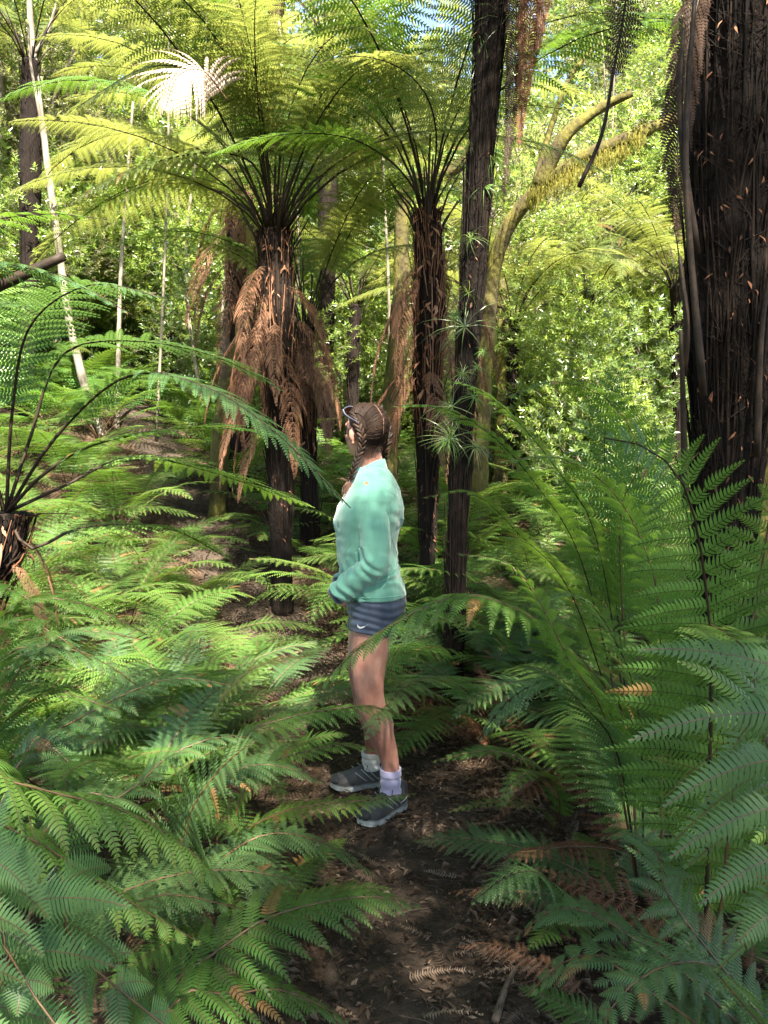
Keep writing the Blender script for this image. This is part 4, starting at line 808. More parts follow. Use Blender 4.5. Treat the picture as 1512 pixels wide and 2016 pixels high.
HK = np.array((0.02, 3.03, ground_z(0.02, 3.03)))
M['scalp'] = solid_mat('scalp', [(.3, (.11, .06, .045)), (.7, (.17, .095, .07))], .7, 60, 0)
hiker = thing('person', HK, 'woman hiker in a mint fleece jacket and dark shorts looking away along the path', 'person')
def WP(*p): return W(*p) - HK
def loft(mb, secs, sides=28, p=2.2, mat=0):
    """closed stack of horizontal rounded sections: (centre, half x, half y)"""
    th = np.linspace(0, 2 * pi, sides, endpoint=False); c_, s_ = np.cos(th), np.sin(th)
    V = [np.array(c) + np.stack([np.sign(c_) * np.abs(c_) ** (2 / p) * hx, np.sign(s_) * np.abs(s_) ** (2 / p) * hy, 0 * c_], 1) for c, hx, hy in secs]
    n = len(V); V = np.vstack(V + [np.array(secs[0][0])[None], np.array(secs[-1][0])[None]])
    i = np.arange(n - 1)[:, None]; j = np.arange(sides)[None, :]; k = (j + 1) % sides
    q = np.stack([i * sides + j, i * sides + k, (i + 1) * sides + k, (i + 1) * sides + j], -1).reshape(-1, 4); j = j[0]; k = k[0]
    t = np.vstack([np.stack([np.full(sides, n * sides), k, j], 1), np.stack([np.full(sides, n * sides + 1), (n - 1) * sides + j, (n - 1) * sides + k], 1)])
    mb.add(V, t, q, .5, mat)
def ell(mb, c, ax, A=None, su=18, sv=12, rnd=.5, mat=0):
    """ellipsoid at c, half sizes ax along the rows of A"""
    A = np.eye(3) if A is None else np.asarray(A, float); V = [np.array((0, 0, 1.))]
    for i in range(1, sv):
        ph = pi * i / sv
        for j in range(su): a = 2 * pi * j / su; V.append(np.array((sin(ph) * cos(a), sin(ph) * sin(a), cos(ph))))
    V.append(np.array((0, 0, -1.))); V = (np.array(V) * np.array(ax)) @ A + np.array(c)
    t = []; q = []; L = len(V) - 1
    for j in range(su):
        k = (j + 1) % su; t += [(0, 1 + j, 1 + k), (L, L - su + k, L - su + j)]
        for i in range(sv - 2): q.append((1 + i * su + j, 1 + (i + 1) * su + j, 1 + (i + 1) * su + k, 1 + i * su + k))
    mb.add(V, t, q, rnd, mat)
def fuse(mb, vox, smooth=8, fac=.5, disp=None):
    """unite closed shapes into one continuous surface"""
    me = mb.mesh('tmp', M['skin']); ob = bpy.data.objects.new('tmp', me); COL.objects.link(ob)
    r = ob.modifiers.new('r', 'REMESH'); r.mode = 'VOXEL'; r.voxel_size = vox
    s = ob.modifiers.new('s', 'SMOOTH'); s.factor = fac; s.iterations = smooth
    dg = bpy.context.evaluated_depsgraph_get(); m2 = bpy.data.meshes.new_from_object(ob.evaluated_get(dg)); bpy.data.objects.remove(ob)
    if disp:
        n = len(m2.vertices); co = np.zeros(n * 3, np.float32); m2.vertices.foreach_get('co', co); no = np.zeros(n * 3, np.float32); m2.vertices.foreach_get('normal', no)
        co = co.reshape(-1, 3); no = no.reshape(-1, 3); co = co + no * disp(co)[:, None]; m2.vertices.foreach_set('co', co.astype(np.float32).ravel())
    m2.polygons.foreach_set('use_smooth', np.ones(len(m2.polygons), bool)); m2.materials.clear(); m2.update(); return m2
def cloth(me, name, mats, parent=None):
    for m in mats: me.materials.append(m)
    me.name = name; return local(name, me, parent or hiker)
def vnoise(co, sc, off=0.0, st=(1, 1, 1)):
    return np.array([noise.noise(Vector((float(c[0]) * sc * st[0] + off, float(c[1]) * sc * st[1], float(c[2]) * sc * st[2]))) for c in co])

# skeleton, taken from where she stands
Ls, Le, Lw = WP(731, 968, 2.93), WP(741, 1110, 2.87), WP(672, 1164, 2.90)
Rs, Re, Rw = WP(742, 962, 3.2), WP(748, 1100, 3.24), WP(678, 1146, 3.10)
nearleg = [WP(739, 1205, 2.97), WP(731, 1262, 2.96), WP(725, 1325, 2.95), WP(729, 1378, 2.95), WP(748, 1432, 2.98), WP(763, 1480, 3.0), WP(770, 1518, 3.01), WP(770, 1560, 3.01)]
nearR = [.088, .080, .068, .056, .056, .044, .035, .026]
farleg = [WP(735, 1205, 3.13), WP(722, 1262, 3.15), WP(716, 1325, 3.16), WP(722, 1378, 3.17), WP(735, 1430, 3.22), WP(735, 1470, 3.26), WP(733, 1500, 3.28), WP(733, 1530, 3.28)]
farR = [.088, .080, .068, .056, .054, .043, .034, .033]
torso_rows = [(1200, 684, 796, .165), (1184, 683, 797, .180), (1165, 677, 794, .180), (1140, 672, 788, .172), (1110, 667, 781, .162), (1080, 664, 779, .160), (1050, 661, 786, .168), (1025, 660, 793, .180),
              (1005, 665, 794, .185), (985, 676, 790, .185), (965, 687, 784, .175), (948, 695, 776, .15), (934, 702, 768, .11), (922, 706, 760, .075)]
def rows(rs, grow=0.0, y=3.05):
    out = []
    for py, l_, r_, hy in rs:
        a, b = WP(l_, py, y), WP(r_, py, y); a[2] = b[2] = WP(l_, py, 2.90)[2]; out.append(((a + b) / 2, (b[0] - a[0]) / 2 + grow, hy + grow))
    return out
HC = WP(719, 846, 3.05); Fh = np.array((-.72, .694, 0)); Lh = np.array((-.694, -.72, 0)); Uh = np.array((0, 0, 1.))
# the head nods down a touch
HA = np.array([Fh, Lh, Uh])
def hp(f, l, u): return HC + Fh * f + Lh * l + Uh * u
b = MB()
loft(b, rows(torso_rows[:-1], -.014), 26)
tube(b, nearleg, 0, 0, 18, 30, rr=nearR); tube(b, farleg, 0, 0, 18, 30, rr=farR)
tube(b, [nearleg[3] + (-.02, -.0, .03), nearleg[3] + (-.024, 0, 0), nearleg[3] + (-.012, 0, -.035)], .036, .03, 12)      # knee cap
tube(b, [nearleg[3] + (.012, .01, -.03), nearleg[4] + (.014, .01, .0), nearleg[5] + (.008, .01, .02)], .03, .025, 12, rr=[.025, .045, .02])   # calf
tube(b, [farleg[3] + (-.02, 0, .03), farleg[3] + (-.022, 0, -.02)], .034, .03, 12); tube(b, [farleg[3] + (.01, .01, -.03), farleg[4] + (.012, .01, 0), farleg[5]], .03, .02, 12, rr=[.025, .043, .02])
for leg, d in ((nearleg, (-.62, -.78, 0)), (farleg, (-.97, -.22, 0))):
    f0 = leg[-1] + np.array((0, 0, -.02)); d = np.array(d); tube(b, [f0 - d * .03 + (0, 0, -.01), f0 + d * .08 + (0, 0, -.035), f0 + d * .14 + (0, 0, -.045)], .026, .018, 12)
for s_, e_, w_ in ((Ls, Le, Lw), (Rs, Re, Rw)):
    tube(b, [s_, (s_ + e_) / 2, e_, (e_ + w_) / 2, w_], 0, 0, 14, 26, rr=[.052, .045, .036, .036, .025])
def hand(wr, d, palm, thumb):
    d = unit(d); palm = unit(np.array(palm) - d * np.dot(palm, d)); s = unit(np.cross(d, palm)) * thumb
    A = np.array([d, s, palm]); ell(b, wr + d * .045, (.05, .038, .014), A, 14, 10)
    tube(b, [wr - d * .02, wr + d * .03], .024, .026, 12)
    for k, (o, L) in enumerate(((.027, .068), (.009, .076), (-.009, .071), (-.026, .056))):
        p0 = wr + d * .070 + s * o; c1 = unit(d + palm * .5); c2 = unit(d * .35 + palm); c3 = unit(palm - d * .45)
        p1 = p0 + c1 * L * .42; p2 = p1 + c2 * L * .33; p3 = p2 + c3 * L * .25; tube(b, [p0 - d * .02, p0, p1, p2, p3], .0088, .0068, 8, 16)
    t0 = wr + d * .02 + s * .026; t1 = t0 + unit(d * .6 + s * .7 + palm * .3) * .036; t2 = t1 + unit(d + palm * .5 + s * .1) * .03; tube(b, [wr + d * .01, t0, t1, t2], .012, .0075, 8, 14)
hand(Lw + unit(Lw - Le) * .006, (.30, .90, -.22), (.7, -.1, -.5), -1)
hand(Rw + unit(Rw - Re) * .01, (.15, -.75, -.5), (.5, .1, -.5), 1)
# neck and head
tube(b, [WP(733, 945, 3.06), WP(727, 905, 3.055), hp(-.012, 0, -.045)], .056, .050, 18, 10)
ell(b, hp(-.008, 0, .008), (.087, .070, .088), HA, 26, 18)
ell(b, hp(.024, 0, -.040), (.062, .055, .066), HA, 22, 16)
ell(b, hp(.052, 0, -.082), (.028, .030, .022), HA); ell(b, hp(.010, .0, -.075), (.05, .046, .022), HA)
ell(b, hp(.066, 0, .018), (.020, .045, .018), HA)      # brow
for sg in (-1, 1): ell(b, hp(.050, sg * .034, -.030), (.024, .020, .022), HA)
tube(b, [hp(.076, 0, .008), hp(.090, 0, -.014), hp(.100, 0, -.030)], .007, .010, 8, 8); ell(b, hp(.094, 0, -.033), (.011, .014, .009), HA)
ell(b, hp(.079, 0, -.055), (.011, .022, .005), HA); ell(b, hp(.077, 0, -.064), (.011, .019, .006), HA)
for sg in (-1, 1):
    e = unit(Lh * sg * .75 - Fh * .65); A = np.array([unit(np.cross(e, Uh)), e, Uh]); c = hp(-.004, sg * .072, -.022)
    ell(b, c, (.014, .006, .027), A, 14, 10); ell(b, c + e * .004 + Uh * .004, (.017, .004, .026), A, 14, 10); ell(b, c - Uh * .028, (.008, .004, .009), A, 10, 8)
body_me = fuse(b, .0045, 6, .45, lambda co: .0012 * vnoise(co, 22))
cloth(body_me, 'body', [M['skin']])
for sg in (-1, 1):
    e = MB(); ell(e, hp(.060, sg * .030, -.006), (.0115, .0115, .0115), HA, 14, 10); ell(e, hp(.0700, sg * .030, -.006), (.004, .0055, .0055), HA, 10, 8, mat=1)
    local('eye', e.mesh('eye', [M['eye'], M['iris']]), hiker)

# jacket
j = MB(); loft(j, rows(torso_rows[1:], .004), 34)
ell(j, WP(684, 1030, 3.0), (.058, .06, .065), None, 20, 14); ell(j, WP(690, 1030, 3.13), (.058, .06, .065), None, 20, 14)
sleeves = []
for s_, e_, w_ in ((Ls, Le, Lw), (Rs, Re, Rw)):
    sl = MB(); sleeves.append(sl); fa = w_ - e_; tube(sl, [s_ + (.008, .07 if s_ is Ls else -.07, .050), s_ + (.004, .025 if s_ is Ls else -.025, .018), s_ + (0, 0, -.03), (s_ + e_) / 2, e_ + (-.004, 0, .012), e_ + fa * .12, (e_ + w_) / 2, e_ + fa * .85, w_ + fa * .12], 0, 0, 20, 44, rr=[.030, .058, .065, .063, .060, .058, .054, .050, .050, .043])
    ell(sl, e_ + fa * .80 + np.array((0, 0, -.008)), (.034, .046, .04), None, 16, 12)
fdir = unit(Lw - Le); fl = np.linalg.norm(Lw - Le)
def jdisp(co):
    n1 = vnoise(co, 7, 3, (1, 1, 1.6)); n2 = vnoise(co, 17, 9, (1, 1, 2.2)); out = .004 * n1 + .0022 * n2
    t = (co - Le) @ fdir / fl; dist = np.linalg.norm(co - Le - np.clip(t, -.1, 1.2)[:, None] * fdir * fl, axis=1)
    arm = (dist < .085) & (t > -.35) & (t < 1.25); w = np.where(arm, np.exp(-((t - .95) / .35) ** 2) + .75 * np.exp(-((t - .12) / .25) ** 2), 0)
    out += w * .0060 * np.sin(t * 26 + n1 * 7 + co[:, 1] * 40)
    ta = (co - Ls) @ unit(Le - Ls); da = np.linalg.norm(co - Ls - ta[:, None] * unit(Le - Ls), axis=1); up = (da < .085) & (ta > .05) & (ta < .0)
    out += np.where(up, .0030 * np.sin(ta * 60 + n2 * 5 + co[:, 0] * 60), 0)
    zz = co[:, 2]; wa = np.exp(-((zz - .98) / .07) ** 2) * np.where(arm, 0, 1); out += wa * .0028 * np.sin(zz * 115 + n1 * 8 + co[:, 0] * 30)
    arme = np.exp(-((co[:, 2] - 1.21) / .06) ** 2) * np.where(co[:, 0] > 0, 1, .3) * np.where(up, 0, 1); out += arme * .0025 * np.sin(co[:, 0] * 70 + co[:, 2] * 50 + n1 * 6)
    return out
jm = fuse(j, .0042, 5, .5, jdisp); jacket = cloth(jm, 'jacket', [M['jacket']])
slm = [fuse(sl, .0040, 4, .5, jdisp) for sl in sleeves]
for m_ in slm: cloth(m_, 'sleeve', [M['jacket']], jacket)
_v = [v.co for v in jm.vertices]; _n = len(_v); bvh = BVHTree.FromPolygons(_v + [v.co for v in slm[0].vertices], [p.vertices[:] for p in jm.polygons] + [tuple(i + _n for i in p.vertices) for p in slm[0].polygons])
camo = Vector(np.array((0, 0, CAM_H)) - HK)
def on_surf(px, py, lift=.001, tree=None):
    d = Vector(WP(px, py, 3.0)) - camo; h = (tree or bvh).ray_cast(camo, d.normalized(), 8)
    return None if h[0] is None else np.array(h[0] + h[1] * lift)
def seam(pts, r=.0017, mat='jacket_trim', name='seam', lift=.0004):
    P = []
    for (x0, y0), (x1, y1) in zip(pts, pts[1:]):
        for t in np.linspace(0, 1, 10, endpoint=False):
            q = on_surf(x0 + (x1 - x0) * t, y0 + (y1 - y0) * t, lift)
            if q is not None and (not P or np.linalg.norm(q - P[-1]) < .05): P.append(q)
    if len(P) > 3: s = MB(); tube(s, P, r, r, 5, cap=False); local(name, s.mesh(name, [M[mat]]), jacket)
seam([(693, 1176), (740, 1178), (796, 1172)]); seam([(772, 1062), (781, 1090), (778, 1118), (764, 1140), (738, 1148)])
seam([(758, 925), (764, 950)])
seam([(690, 1070), (680, 1085), (678, 1110)], .0016)
s = MB(); c = on_surf(721, 952, .002)
for a in np.linspace(0, 5.4, 7): s.add([c, c + np.array((cos(a) * .010, -.002, sin(a) * .007)), c + np.array((cos(a + .6) * .009, -.002, sin(a + .6) * .007))], [(0, 1, 2)])
local('badge', s.mesh('badge', [M['orange']]), jacket)
# stand collar, tilted forward and open in front
c = MB(); n = 44; Vs = []
cc = WP(724, 921, 3.055); cl = WP(727, 938, 3.055)
for i in range(n):
    a = R(-168 + 336 * i / (n - 1)); ca, sa = cos(a), sin(a)       # 0 = back of the neck
    bx = np.array((.92, -.40, 0)); by = np.array((.40, .92, 0))
    fo = .018 * max(0, -ca) ** 2
    top = cc + bx * ca * .066 + by * sa * .064 + Uh * (.036 * ca); bot = cl + bx * ca * .072 + by * sa * .085 + Uh * (.030 * ca - .022) - bx * fo
    out_ = unit(bx * ca + by * sa)
    for p_ in (bot + out_ * .004, top + out_ * .003, top - out_ * .002, bot - out_ * .003): Vs.append(p_)
q = [(i * 4 + k, (i + 1) * 4 + k, (i + 1) * 4 + (k + 1) % 4, i * 4 + (k + 1) % 4) for i in range(n - 1) for k in range(4)] + [(0, 1, 2, 3), ((n - 1) * 4 + 3, (n - 1) * 4 + 2, (n - 1) * 4 + 1, (n - 1) * 4)]
c.add(Vs, None, q); local('collar', c.mesh('collar', [M['jacket']]), jacket)
for i in (0, n - 1):
    z_ = MB(); tube(z_, [Vs[i * 4], Vs[i * 4 + 1]], .0035, .0035, 6); local('zip', z_.mesh('zip', [M['navy']]), jacket)
for w_, e_ in ((Lw, Le), (Rw, Re)):
    d = unit(w_ - e_); z_ = MB(); tube(z_, [w_ + d * .022, w_ + d * .035], .041, .038, 20); local('cuff', z_.mesh('cuff', [M['navy']]), jacket)

# shorts
s = MB(); loft(s, rows([(1234, 700, 765, .10), (1228, 690, 788, .155), (1215, 684, 796, .176), (1195, 683, 798, .176), (1170, 685, 794, .168)], .004), 30)
def cut(leg, rr, e, g): P, _ = resample(leg, 40); k = e; return P[:k], [float(r) + g for r in np.interp(np.linspace(0, k / 39, 8), np.linspace(0, 1, len(rr)), rr)]
for leg, rr in ((nearleg, nearR), (farleg, farR)):
    P, r_ = cut(leg, rr, 5, .012); P[0] = P[0] + (0, 0, .02); tube(s, P, 0, 0, 24, 20, rr=r_)
def sdisp(co): n1 = vnoise(co, 9, 1, (1, 1, .6)); return .0030 * np.sin(co[:, 2] * 210 + n1 * 5 + co[:, 0] * 18) * (.4 + .6 * np.abs(n1)) + .002 * n1
sm = fuse(s, .0045, 5, .5, sdisp); shorts = cloth(sm, 'shorts', [M['shorts']])
bv2 = BVHTree.FromPolygons([v.co for v in sm.vertices], [p.vertices[:] for p in sm.polygons])
# the curved tick printed near the hem
top = [(704, 1228), (706, 1232), (710, 1234), (716, 1233), (726, 1229)]; bot = [(704, 1228), (704, 1234), (709, 1237.5), (716, 1235.5), (726, 1229)]
A_ = [on_surf(*p, .0018, bv2) for p in top]; B_ = [on_surf(*p, .0018, bv2) for p in bot]
if all(x is not None for x in A_ + B_):
    s = MB(); s.add(np.array(A_ + B_), None, [(i, i + 1, i + 6, i + 5) for i in range(4)]); local('printed_tick', s.mesh('printed_tick', [M['white']]), shorts)

# socks and shoes
def shoe(ank, toe_dir, gz, sockmat, L=.25):
    d = unit(np.array((toe_dir[0], toe_dir[1], 0.))); sd_ = np.array((-d[1], d[0], 0)); hb = np.array((ank[0], ank[1], gz)) - d * .075
    def sec(t, w, z0, h): return (t, w, z0, h)
    prof = [(0.0, .020, .030, .065), (.03, .032, .026, .085), (.10, .036, .026, .088), (.22, .036, .026, .080), (.38, .036, .026, .076), (.52, .040, .026, .062), (.68, .047, .027, .048), (.82, .046, .029, .038), (.93, .036, .033, .028), (1.0, .014, .037, .014)]
    m = MB(); sides = 20; V = []
    for t, w, z0, h in prof:
        for k in range(sides):
            a = 2 * pi * k / sides; x = cos(a); z = sin(a); zz = z0 + (h if z > 0 else 0) * (abs(z) ** .8) - (0.006 if z < 0 else 0) * abs(z)
            V.append(hb + d * L * t + sd_ * w * np.sign(x) * abs(x) ** (.7 if z < 0 else .9) + np.array((0, 0, zz)))
    n = len(prof); V.append(hb + np.array((0, 0, .05))); V.append(hb + d * L * 1.01 + np.array((0, 0, .042)))
    q = [(i * sides + k, i * sides + (k + 1) % sides, (i + 1) * sides + (k + 1) % sides, (i + 1) * sides + k) for i in range(n - 1) for k in range(sides)]
    t_ = [(n * sides, (k + 1) % sides, k) for k in range(sides)] + [(n * sides + 1, (n - 1) * sides + k, (n - 1) * sides + (k + 1) % sides) for k in range(sides)]
    m.add(V, t_, q); sh = local('shoe', m.mesh('shoe', [M['shoe']]), hiker)
    so = MB(); V = []; outl = [(-.015, .012), (0, .028), (.06, .038), (.25, .039), (.45, .041), (.65, .051), (.82, .050), (.95, .036), (1.03, .012)]
    ring = [(t, w) for t, w in outl] + [(t, -w) for t, w in reversed(outl)]; nr = len(ring)
    for lay, (z, g) in enumerate(((.0, .94), (.006, 1.0), (.016, 1.03), (.027, .99))):
        for t, w in ring: V.append(hb + d * L * t + sd_ * w * g + np.array((0, 0, z + (.018 * max(0, (t - .75) / .3) ** 2) + (.006 if t < .1 and lay == 3 else 0))))
    q = [(l_ * nr + k, l_ * nr + (k + 1) % nr, (l_ + 1) * nr + (k + 1) % nr, (l_ + 1) * nr + k) for l_ in range(3) for k in range(nr)]
    q += [(k + 0, k + 1, nr - 2 - k, nr - 1 - k) for k in range(len(outl) - 1)]; q += [(3 * nr + k, 3 * nr + nr - 1 - k, 3 * nr + nr - 2 - k, 3 * nr + k + 1) for k in range(len(outl) - 1)]
    so.add(V, None, q); local('sole', so.mesh('sole', [M['sole']]), sh)
    tr = MB()
    for k in range(9):
        for sg in (-1, 1):
            c_ = hb + d * L * (.04 + .105 * k) + sd_ * sg * .030 + np.array((0, 0, .002)); ell(tr, c_, (.011, .010, .008), np.array([d, sd_, Uh]), 8, 6)
    local('tread', tr.mesh('tread', [M['shoe_dark']]), sh)
    la = MB()
    for k in range(5):
        c_ = hb + d * L * (.36 + .055 * k) + np.array((0, 0, .105 - .0105 * k)); tube(la, [c_ - sd_ * .026 + (0, 0, -.016), c_ - sd_ * .012 + (0, 0, .001), c_ + sd_ * .012 + (0, 0, .001), c_ + sd_ * .026 + (0, 0, -.016)], .0028, .0028, 5, 10)
    tube(la, [hb + d * L * .33 + (0, 0, .112), hb + d * L * .36 + sd_ * .022 + (0, 0, .120), hb + d * L * .42 + sd_ * .034 + (0, 0, .085)], .002, .002, 5, 10); tube(la, [hb + d * L * .33 + (0, 0, .112), hb + d * L * .37 - sd_ * .024 + (0, 0, .120), hb + d * L * .44 - sd_ * .034 + (0, 0, .085)], .002, .002, 5, 10)
    local('lace', la.mesh('lace', [M['shoe_dark']]), sh)
    ov = MB()
    for sg in (-1, 1):
        for t0, t1, z0, z1 in ((.20, .42, .035, .095), (.30, .52, .035, .090), (.42, .62, .035, .078), (.05, .22, .060, .040)):
            tube(ov, [hb + d * L * (t0 + (t1 - t0) * u) + sd_ * sg * (.0385 + .004 * sin(u * 3) - .010 * max(0, u - .6)) + np.array((0, 0, z0 + (z1 - z0) * u)) for u in np.linspace(0, 1, 7)], .0028, .002, 5)
    tag(local('overlay', ov.mesh('overlay', [M['sole']]), sh), kind='stuff')
    tb = MB(); tube(tb, [hb + d * .012 + (0, 0, .06), hb + d * .008 + (0, 0, .12)], .010, .006, 6); ell(tb, hb + d * L * .06 + (0, 0, .075), (.022, .037, .045), np.array([d, sd_, Uh]), 14, 10)
    tcap = MB(); ell(tcap, hb + d * L * .92 + (0, 0, .042), (.030, .037, .021), np.array([d, sd_, Uh]), 14, 10); local('toe_cap', tcap.mesh('toe_cap', [M['shoe_dark']]), sh)
    local('heel_counter', tb.mesh('heel_counter', [M['shoe_dark']]), sh)
    # ribbed sock
    sk = MB(); c0 = hb + d * .075; A0 = c0 + (0, 0, .075); top_ = ank; P = [A0, (A0 + top_) / 2, top_]
    PP, Ln = resample(P, 30); 
    sides = 36; V = []
    for i, p_ in enumerate(PP):
        t = i / 29; rr_ = .041 - .002 * t + .003 * sin(t * 16) * (1 - t) + (.003 if t > .72 else 0)
        for k in range(sides): a = 2 * pi * k / sides; r2 = rr_ + .0012 * (1 if k % 2 else -1); V.append(p_ + np.array((cos(a) * r2, sin(a) * r2, 0)))
    for k in range(sides): a = 2 * pi * k / sides; V.append(PP[-1] + np.array((cos(a) * .034, sin(a) * .034, -.004)))
    q = [(i * sides + k, i * sides + (k + 1) % sides, (i + 1) * sides + (k + 1) % sides, (i + 1) * sides + k) for i in range(30) for k in range(sides)]
    sk.add(V, None, q); local('sock', sk.mesh('sock', [sockmat]), hiker)
gz = lambda p: ground_z(p[0] + HK[0], p[1] + HK[1]) - HK[2] + .012
a1 = WP(769, 1512, 3.01); shoe(a1, (-.66, -.75), gz(a1), M['sock'])
a2 = WP(731, 1478, 3.27); shoe(a2, (-.96, -.26), gz(a2), M['sock_grey'])

# hair: scalp cap, strands combed from the parting, two braids
ha, hw, hh = .0915, .0745, .0925; HO = hp(-.010, 0, .010)
def hs(f, l, lift=0.0):      # point of the hair surface with (f, l) coordinates on the upper side
    pass
def esurf(th, ph, g=1.0):    # th: angle round the front-back axis tilt; ph from the crown
    return HO + g * (Fh * ha * sin(ph) * cos(th) + Lh * hw * sin(ph) * sin(th) + Uh * hh * cos(ph))
h = MB(); nu, nv = 72, 44; V = []; keep = []
def hairline(th):            # largest ph covered, by direction (0 = front)
    a = abs(((th + pi) % (2 * pi)) - pi)
    return np.interp(a, [0, .5, 1.1, 1.45, 1.75, 2.2, 2.7, pi], [.72, .80, 1.15, 1.62, 2.0, 2.38, 2.48, 2.50])
for i in range(nv + 1):
    for k in range(nu):
        th = 2 * pi * k / nu; ph = hairline(th) * i / nv; g = 1 + .012 * sin(th * 23 + 5 * sin(ph * 3)) * min(1, ph) - (.03 if i == nv else 0)
        V.append(esurf(th, ph, g))
q = [(i * nu + k, (i + 1) * nu + k, (i + 1) * nu + (k + 1) % nu, i * nu + (k + 1) % nu) for i in range(nv) for k in range(nu)]
h.add(V, None, q); hair = local('hair', h.mesh('hair', [M['hair']]), hiker)
st = MB()
def proj(v, g=1.012):        # push a head-frame point on to the hair ellipsoid
    v = np.asarray(v, float); r_ = math.sqrt((v[0] / ha) ** 2 + (v[1] / hw) ** 2 + (v[2] / hh) ** 2); v = v / r_ * g; return HO + Fh * v[0] + Lh * v[1] + Uh * v[2]
for sg in (-1, 1):
    for k in range(230):
        t = k / 229 + random.gauss(0, .01); ph = -.75 + 3.15 * t       # along the parting from brow over the crown to the nape
        a0 = (-sin(ph) * -1 * ha * -1, 0, cos(ph) * hh); p0 = np.array((-sin(ph) * ha, sg * .0035, cos(ph) * hh))
        ph2 = ph + .28 - .1 * t; lat = .80 - .12 * t; p2 = np.array((-sin(ph2) * ha * (1 - lat * .55), sg * hw * lat, cos(ph2) * hh * .55 - .012 * t))
        pm = p0 * .5 + p2 * .5 + np.array((0, 0, .004 * random.random())); g = 1.012 + random.random() * .04
        pts = [proj(p0, 1.004), proj(p0 * .75 + p2 * .25 , g), proj(pm, g), proj(p0 * .25 + p2 * .75, g + .004), proj(p2, g - .005)]
        tube(st, pts, .0016, .0011, 3, 9, rnd=random.random(), cap=False)
for k in range(120):        # the sides and nape, combed forward and down to the braid
    sg = 1 if k % 2 else -1; f0 = random.uniform(-.95, .5); u0 = random.uniform(-.9, .2)
    p0 = np.array((f0 * ha, sg * hw * .9, u0 * hh)); p1 = p0 + np.array((.01, sg * .01, -.03 * random.random()));
    if u0 < -.2 and f0 > -.15: continue
    tube(st, [proj(p0, 1.02), proj((p0 + p1) / 2, 1.03), proj(p1, 1.015)], .001, .0006, 3, 5, cap=False)
local('strands', st.mesh('strands', [M['hair']]), hair)
pt = MB(); tube(pt, [proj((-sin(p_) * ha, .002 * sin(p_ * 9), cos(p_) * hh), 1.006) for p_ in np.linspace(-.5, 1.9, 16)], .0015, .0010, 5, 30); local('parting', pt.mesh('parting', [M['scalp']]), hair)
def braid(pts, r0, r1, n, tail=None, parent=None):
    P, Ln = resample(pts, n * 2); T = unit(np.gradient(P, axis=0)); m = MB(); view = unit(-P.mean(0) + np.array(camo))
    tube(m, P, r0 * .55, r1 * .55, 8, 24)
    for i in range(n * 2):
        r_ = r0 + (r1 - r0) * i / (n * 2); t = T[i]; lat = unit(np.cross(t, view)); nn = np.cross(lat, t); sg = 1 if i % 2 else -1
        d = unit(t * .86 - lat * sg * .52); s2 = unit(np.cross(nn, d)); c_ = P[i] + lat * sg * r_ * .50
        ell(m, c_ + nn * r_ * .18, (r_ * 1.45, r_ * .50, r_ * .58), np.array([d, s2, nn]), 12, 8, random.random())
    o = local('braid', m.mesh('braid', [M['hair']]), hair)
    if tail is not None:
        tm = MB()
        for _ in range(70):
            j_ = np.array([random.gauss(0, .003) for _ in range(3)]); e = np.array([random.gauss(0, .009) for _ in range(3)]); tube(tm, [P[-1] + j_, (P[-1] + tail) / 2 + j_ * 2 + e * .4, tail + e], .0012, .0005, 3, 7, cap=False)
        tube(tm, [P[-1] - T[-1] * .004, P[-1] + T[-1] * .006], r1 * .7, r1 * .7, 8, mat=1)
        local('hair_tail', tm.mesh('hair_tail', [M['hair_tip'], M['navy']]), o)
braid([WP(697, 812, 3.02), WP(701, 828, 2.99), WP(708, 845, 2.97), WP(713, 862, 2.965), WP(712, 880, 2.97), WP(705, 898, 2.965), WP(699, 915, 2.955), WP(694, 932, 2.955), WP(689, 946, 2.965)], .0150, .0095, 15, WP(680, 976, 2.98))
braid([WP(748, 808, 3.10), WP(758, 828, 3.09), WP(765, 848, 3.07), WP(765, 866, 3.05), WP(758, 882, 3.05), WP(756, 898, 3.09), WP(752, 915, 3.14)], .0150, .011, 10)
# flyaway wisps at the nape
wp = MB()
for _ in range(190):
    xx = random.uniform(706, 748); a = WP(xx, random.uniform(866, 886) + 8 * (1 - abs(xx - 730) / 22), 2.988 + .0006 * abs(xx - 722)); tube(wp, [a, a + np.array((random.gauss(0, .006), -.004, -.012)), a + np.array((random.gauss(0, .010), -.003, random.uniform(-.03, -.018)))], .0006, .0003, 3, cap=False)
for _ in range(130):
    th = random.uniform(0, 6.28); ph = random.uniform(.1, 1.7); p0 = esurf(th, ph, 1.01); p1 = esurf(th + random.gauss(0, .2), ph + .25, 1.06 + random.random() * .05); p2 = esurf(th + random.gauss(0, .3), ph + .5, 1.05 + random.random() * .09)
    tube(wp, [p0, p1, p2], .0006, .0003, 3, 6, cap=False)
local('wisps', wp.mesh('wisps', [M['hair']]), hair)

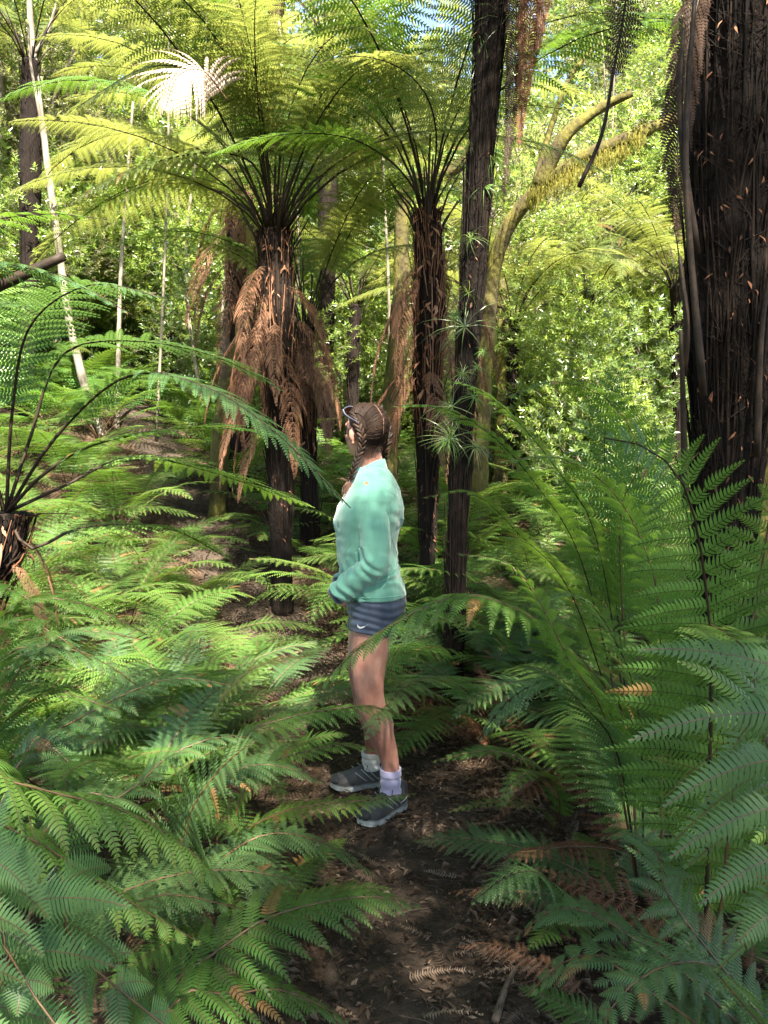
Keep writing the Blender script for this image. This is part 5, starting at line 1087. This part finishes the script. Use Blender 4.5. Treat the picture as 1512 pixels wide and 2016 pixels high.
# sunglasses pushed up on the hair
gl = thing('sunglasses', HK + hp(.06, 0, .085), 'brown lensed sunglasses pushed up on top of the hiker hair', 'sunglasses'); go = hp(.06, 0, .085)
nrm = unit(Fh * .80 + Uh * .60); upv = unit(Uh * .80 - Fh * .60)
for sg in (-1, 1):
    c_ = hp(.062, sg * .033, .074) - go; A = np.array([Lh, upv, nrm]); m = MB(); ell(m, c_, (.027, .021, .0035), A, 20, 10); local('lens', m.mesh('lens', [M['lens']]), gl)
    m = MB(); tube(m, [c_ + Lh * cos(a) * .028 + upv * sin(a) * .022 for a in np.linspace(0, 2 * pi, 22)], .0022, .0022, 6); local('frame', m.mesh('frame', [M['navy']]), gl)
    m = MB(); tube(m, [hp(.060, sg * .062, .078) - go, hp(.02, sg * .082, .055) - go, hp(-.045, sg * .080, .025) - go], .0022, .0018, 6, 12); local('temple', m.mesh('temple', [M['navy']]), gl)
m = MB(); tube(m, [hp(.066, -.008, .078) - go, hp(.070, 0, .081) - go, hp(.066, .008, .078) - go], .002, .002, 6); local('bridge', m.mesh('bridge', [M['navy']]), gl)

# ------------------------------------------------------------------ labels: each of a crowd told by its row and its place in the row
ORD = 'first second third fourth fifth sixth seventh eighth ninth tenth eleventh twelfth thirteenth fourteenth fifteenth sixteenth'.split()
def tell_apart(group, what, where, per, rows_=('nearest', 'second nearest', 'third nearest', 'fourth nearest', 'fifth nearest', 'sixth nearest', 'seventh nearest', 'eighth nearest', 'farthest')):
    obs = sorted([o for o in bpy.data.objects if o.parent is None and o.get('group') == group], key=lambda o: o.location.y)
    for r_ in range(0, len(obs), per):
        row = sorted(obs[r_:r_ + per], key=lambda o: o.location.x / max(o.location.y, .5))
        for i, o in enumerate(row): o['label'] = '%s %s from left in the %s row %s' % (what, ORD[i], rows_[min(8, r_ // per)], where)
tell_apart('ferns close left of the path', 'green fern', 'close left of path', 5)
tell_apart('ferns in the field left of the hiker', 'sun dappled fern', 'left of the hiker', 9)
tell_apart('ferns behind the hiker', 'fern', 'behind the hiker', 7)
tell_apart('ferns on the right bank', 'fern', 'on the right bank', 4)
tell_apart('distant ferns', 'small distant fern', 'beyond the clearing', 12)
tell_apart('ferns on the left slope', 'sunlit fern', 'on the left slope', 8)
tell_apart(G1, 'glossy leaved tree', 'on the left slope', 5)
tell_apart(G2, 'yellow green leafy tree', 'behind right clearing', 5)
tell_apart(G3, 'tall dense tree', 'closing the forest', 7)
tell_apart(G4, 'low leafy shrub', 'on the forest floor', 12)
tell_apart('thin sapling stems behind', 'thin bare sapling', 'of stems behind', 8)
tell_apart('dead fronds matted right of the path', 'brown dead frond', 'right of the path', 9)
for i, o in enumerate(sorted([o for o in bpy.data.objects if o.get('group') == 'grassy tufts on the leaning trunk'], key=lambda o: -o.location.z)):
    o['label'] = 'grassy green tuft, %s from the top of the leaning black trunk' % (ORD + ['seventeenth', 'eighteenth', 'nineteenth', 'twentieth', 'twenty-first', 'twenty-second', 'twenty-third', 'twenty-fourth', 'twenty-fifth', 'lowest'])[i]
tell_apart('added shade trees behind the viewer', 'unseen added broadleaf tree', 'behind the viewer', 3)
tell_apart('added shade tree ferns behind the viewer', 'tree fern', 'behind the viewer', 3)
tell_apart('leafy sprays on the mossy branches', 'leafy spray', 'on the mossy branches', 3)
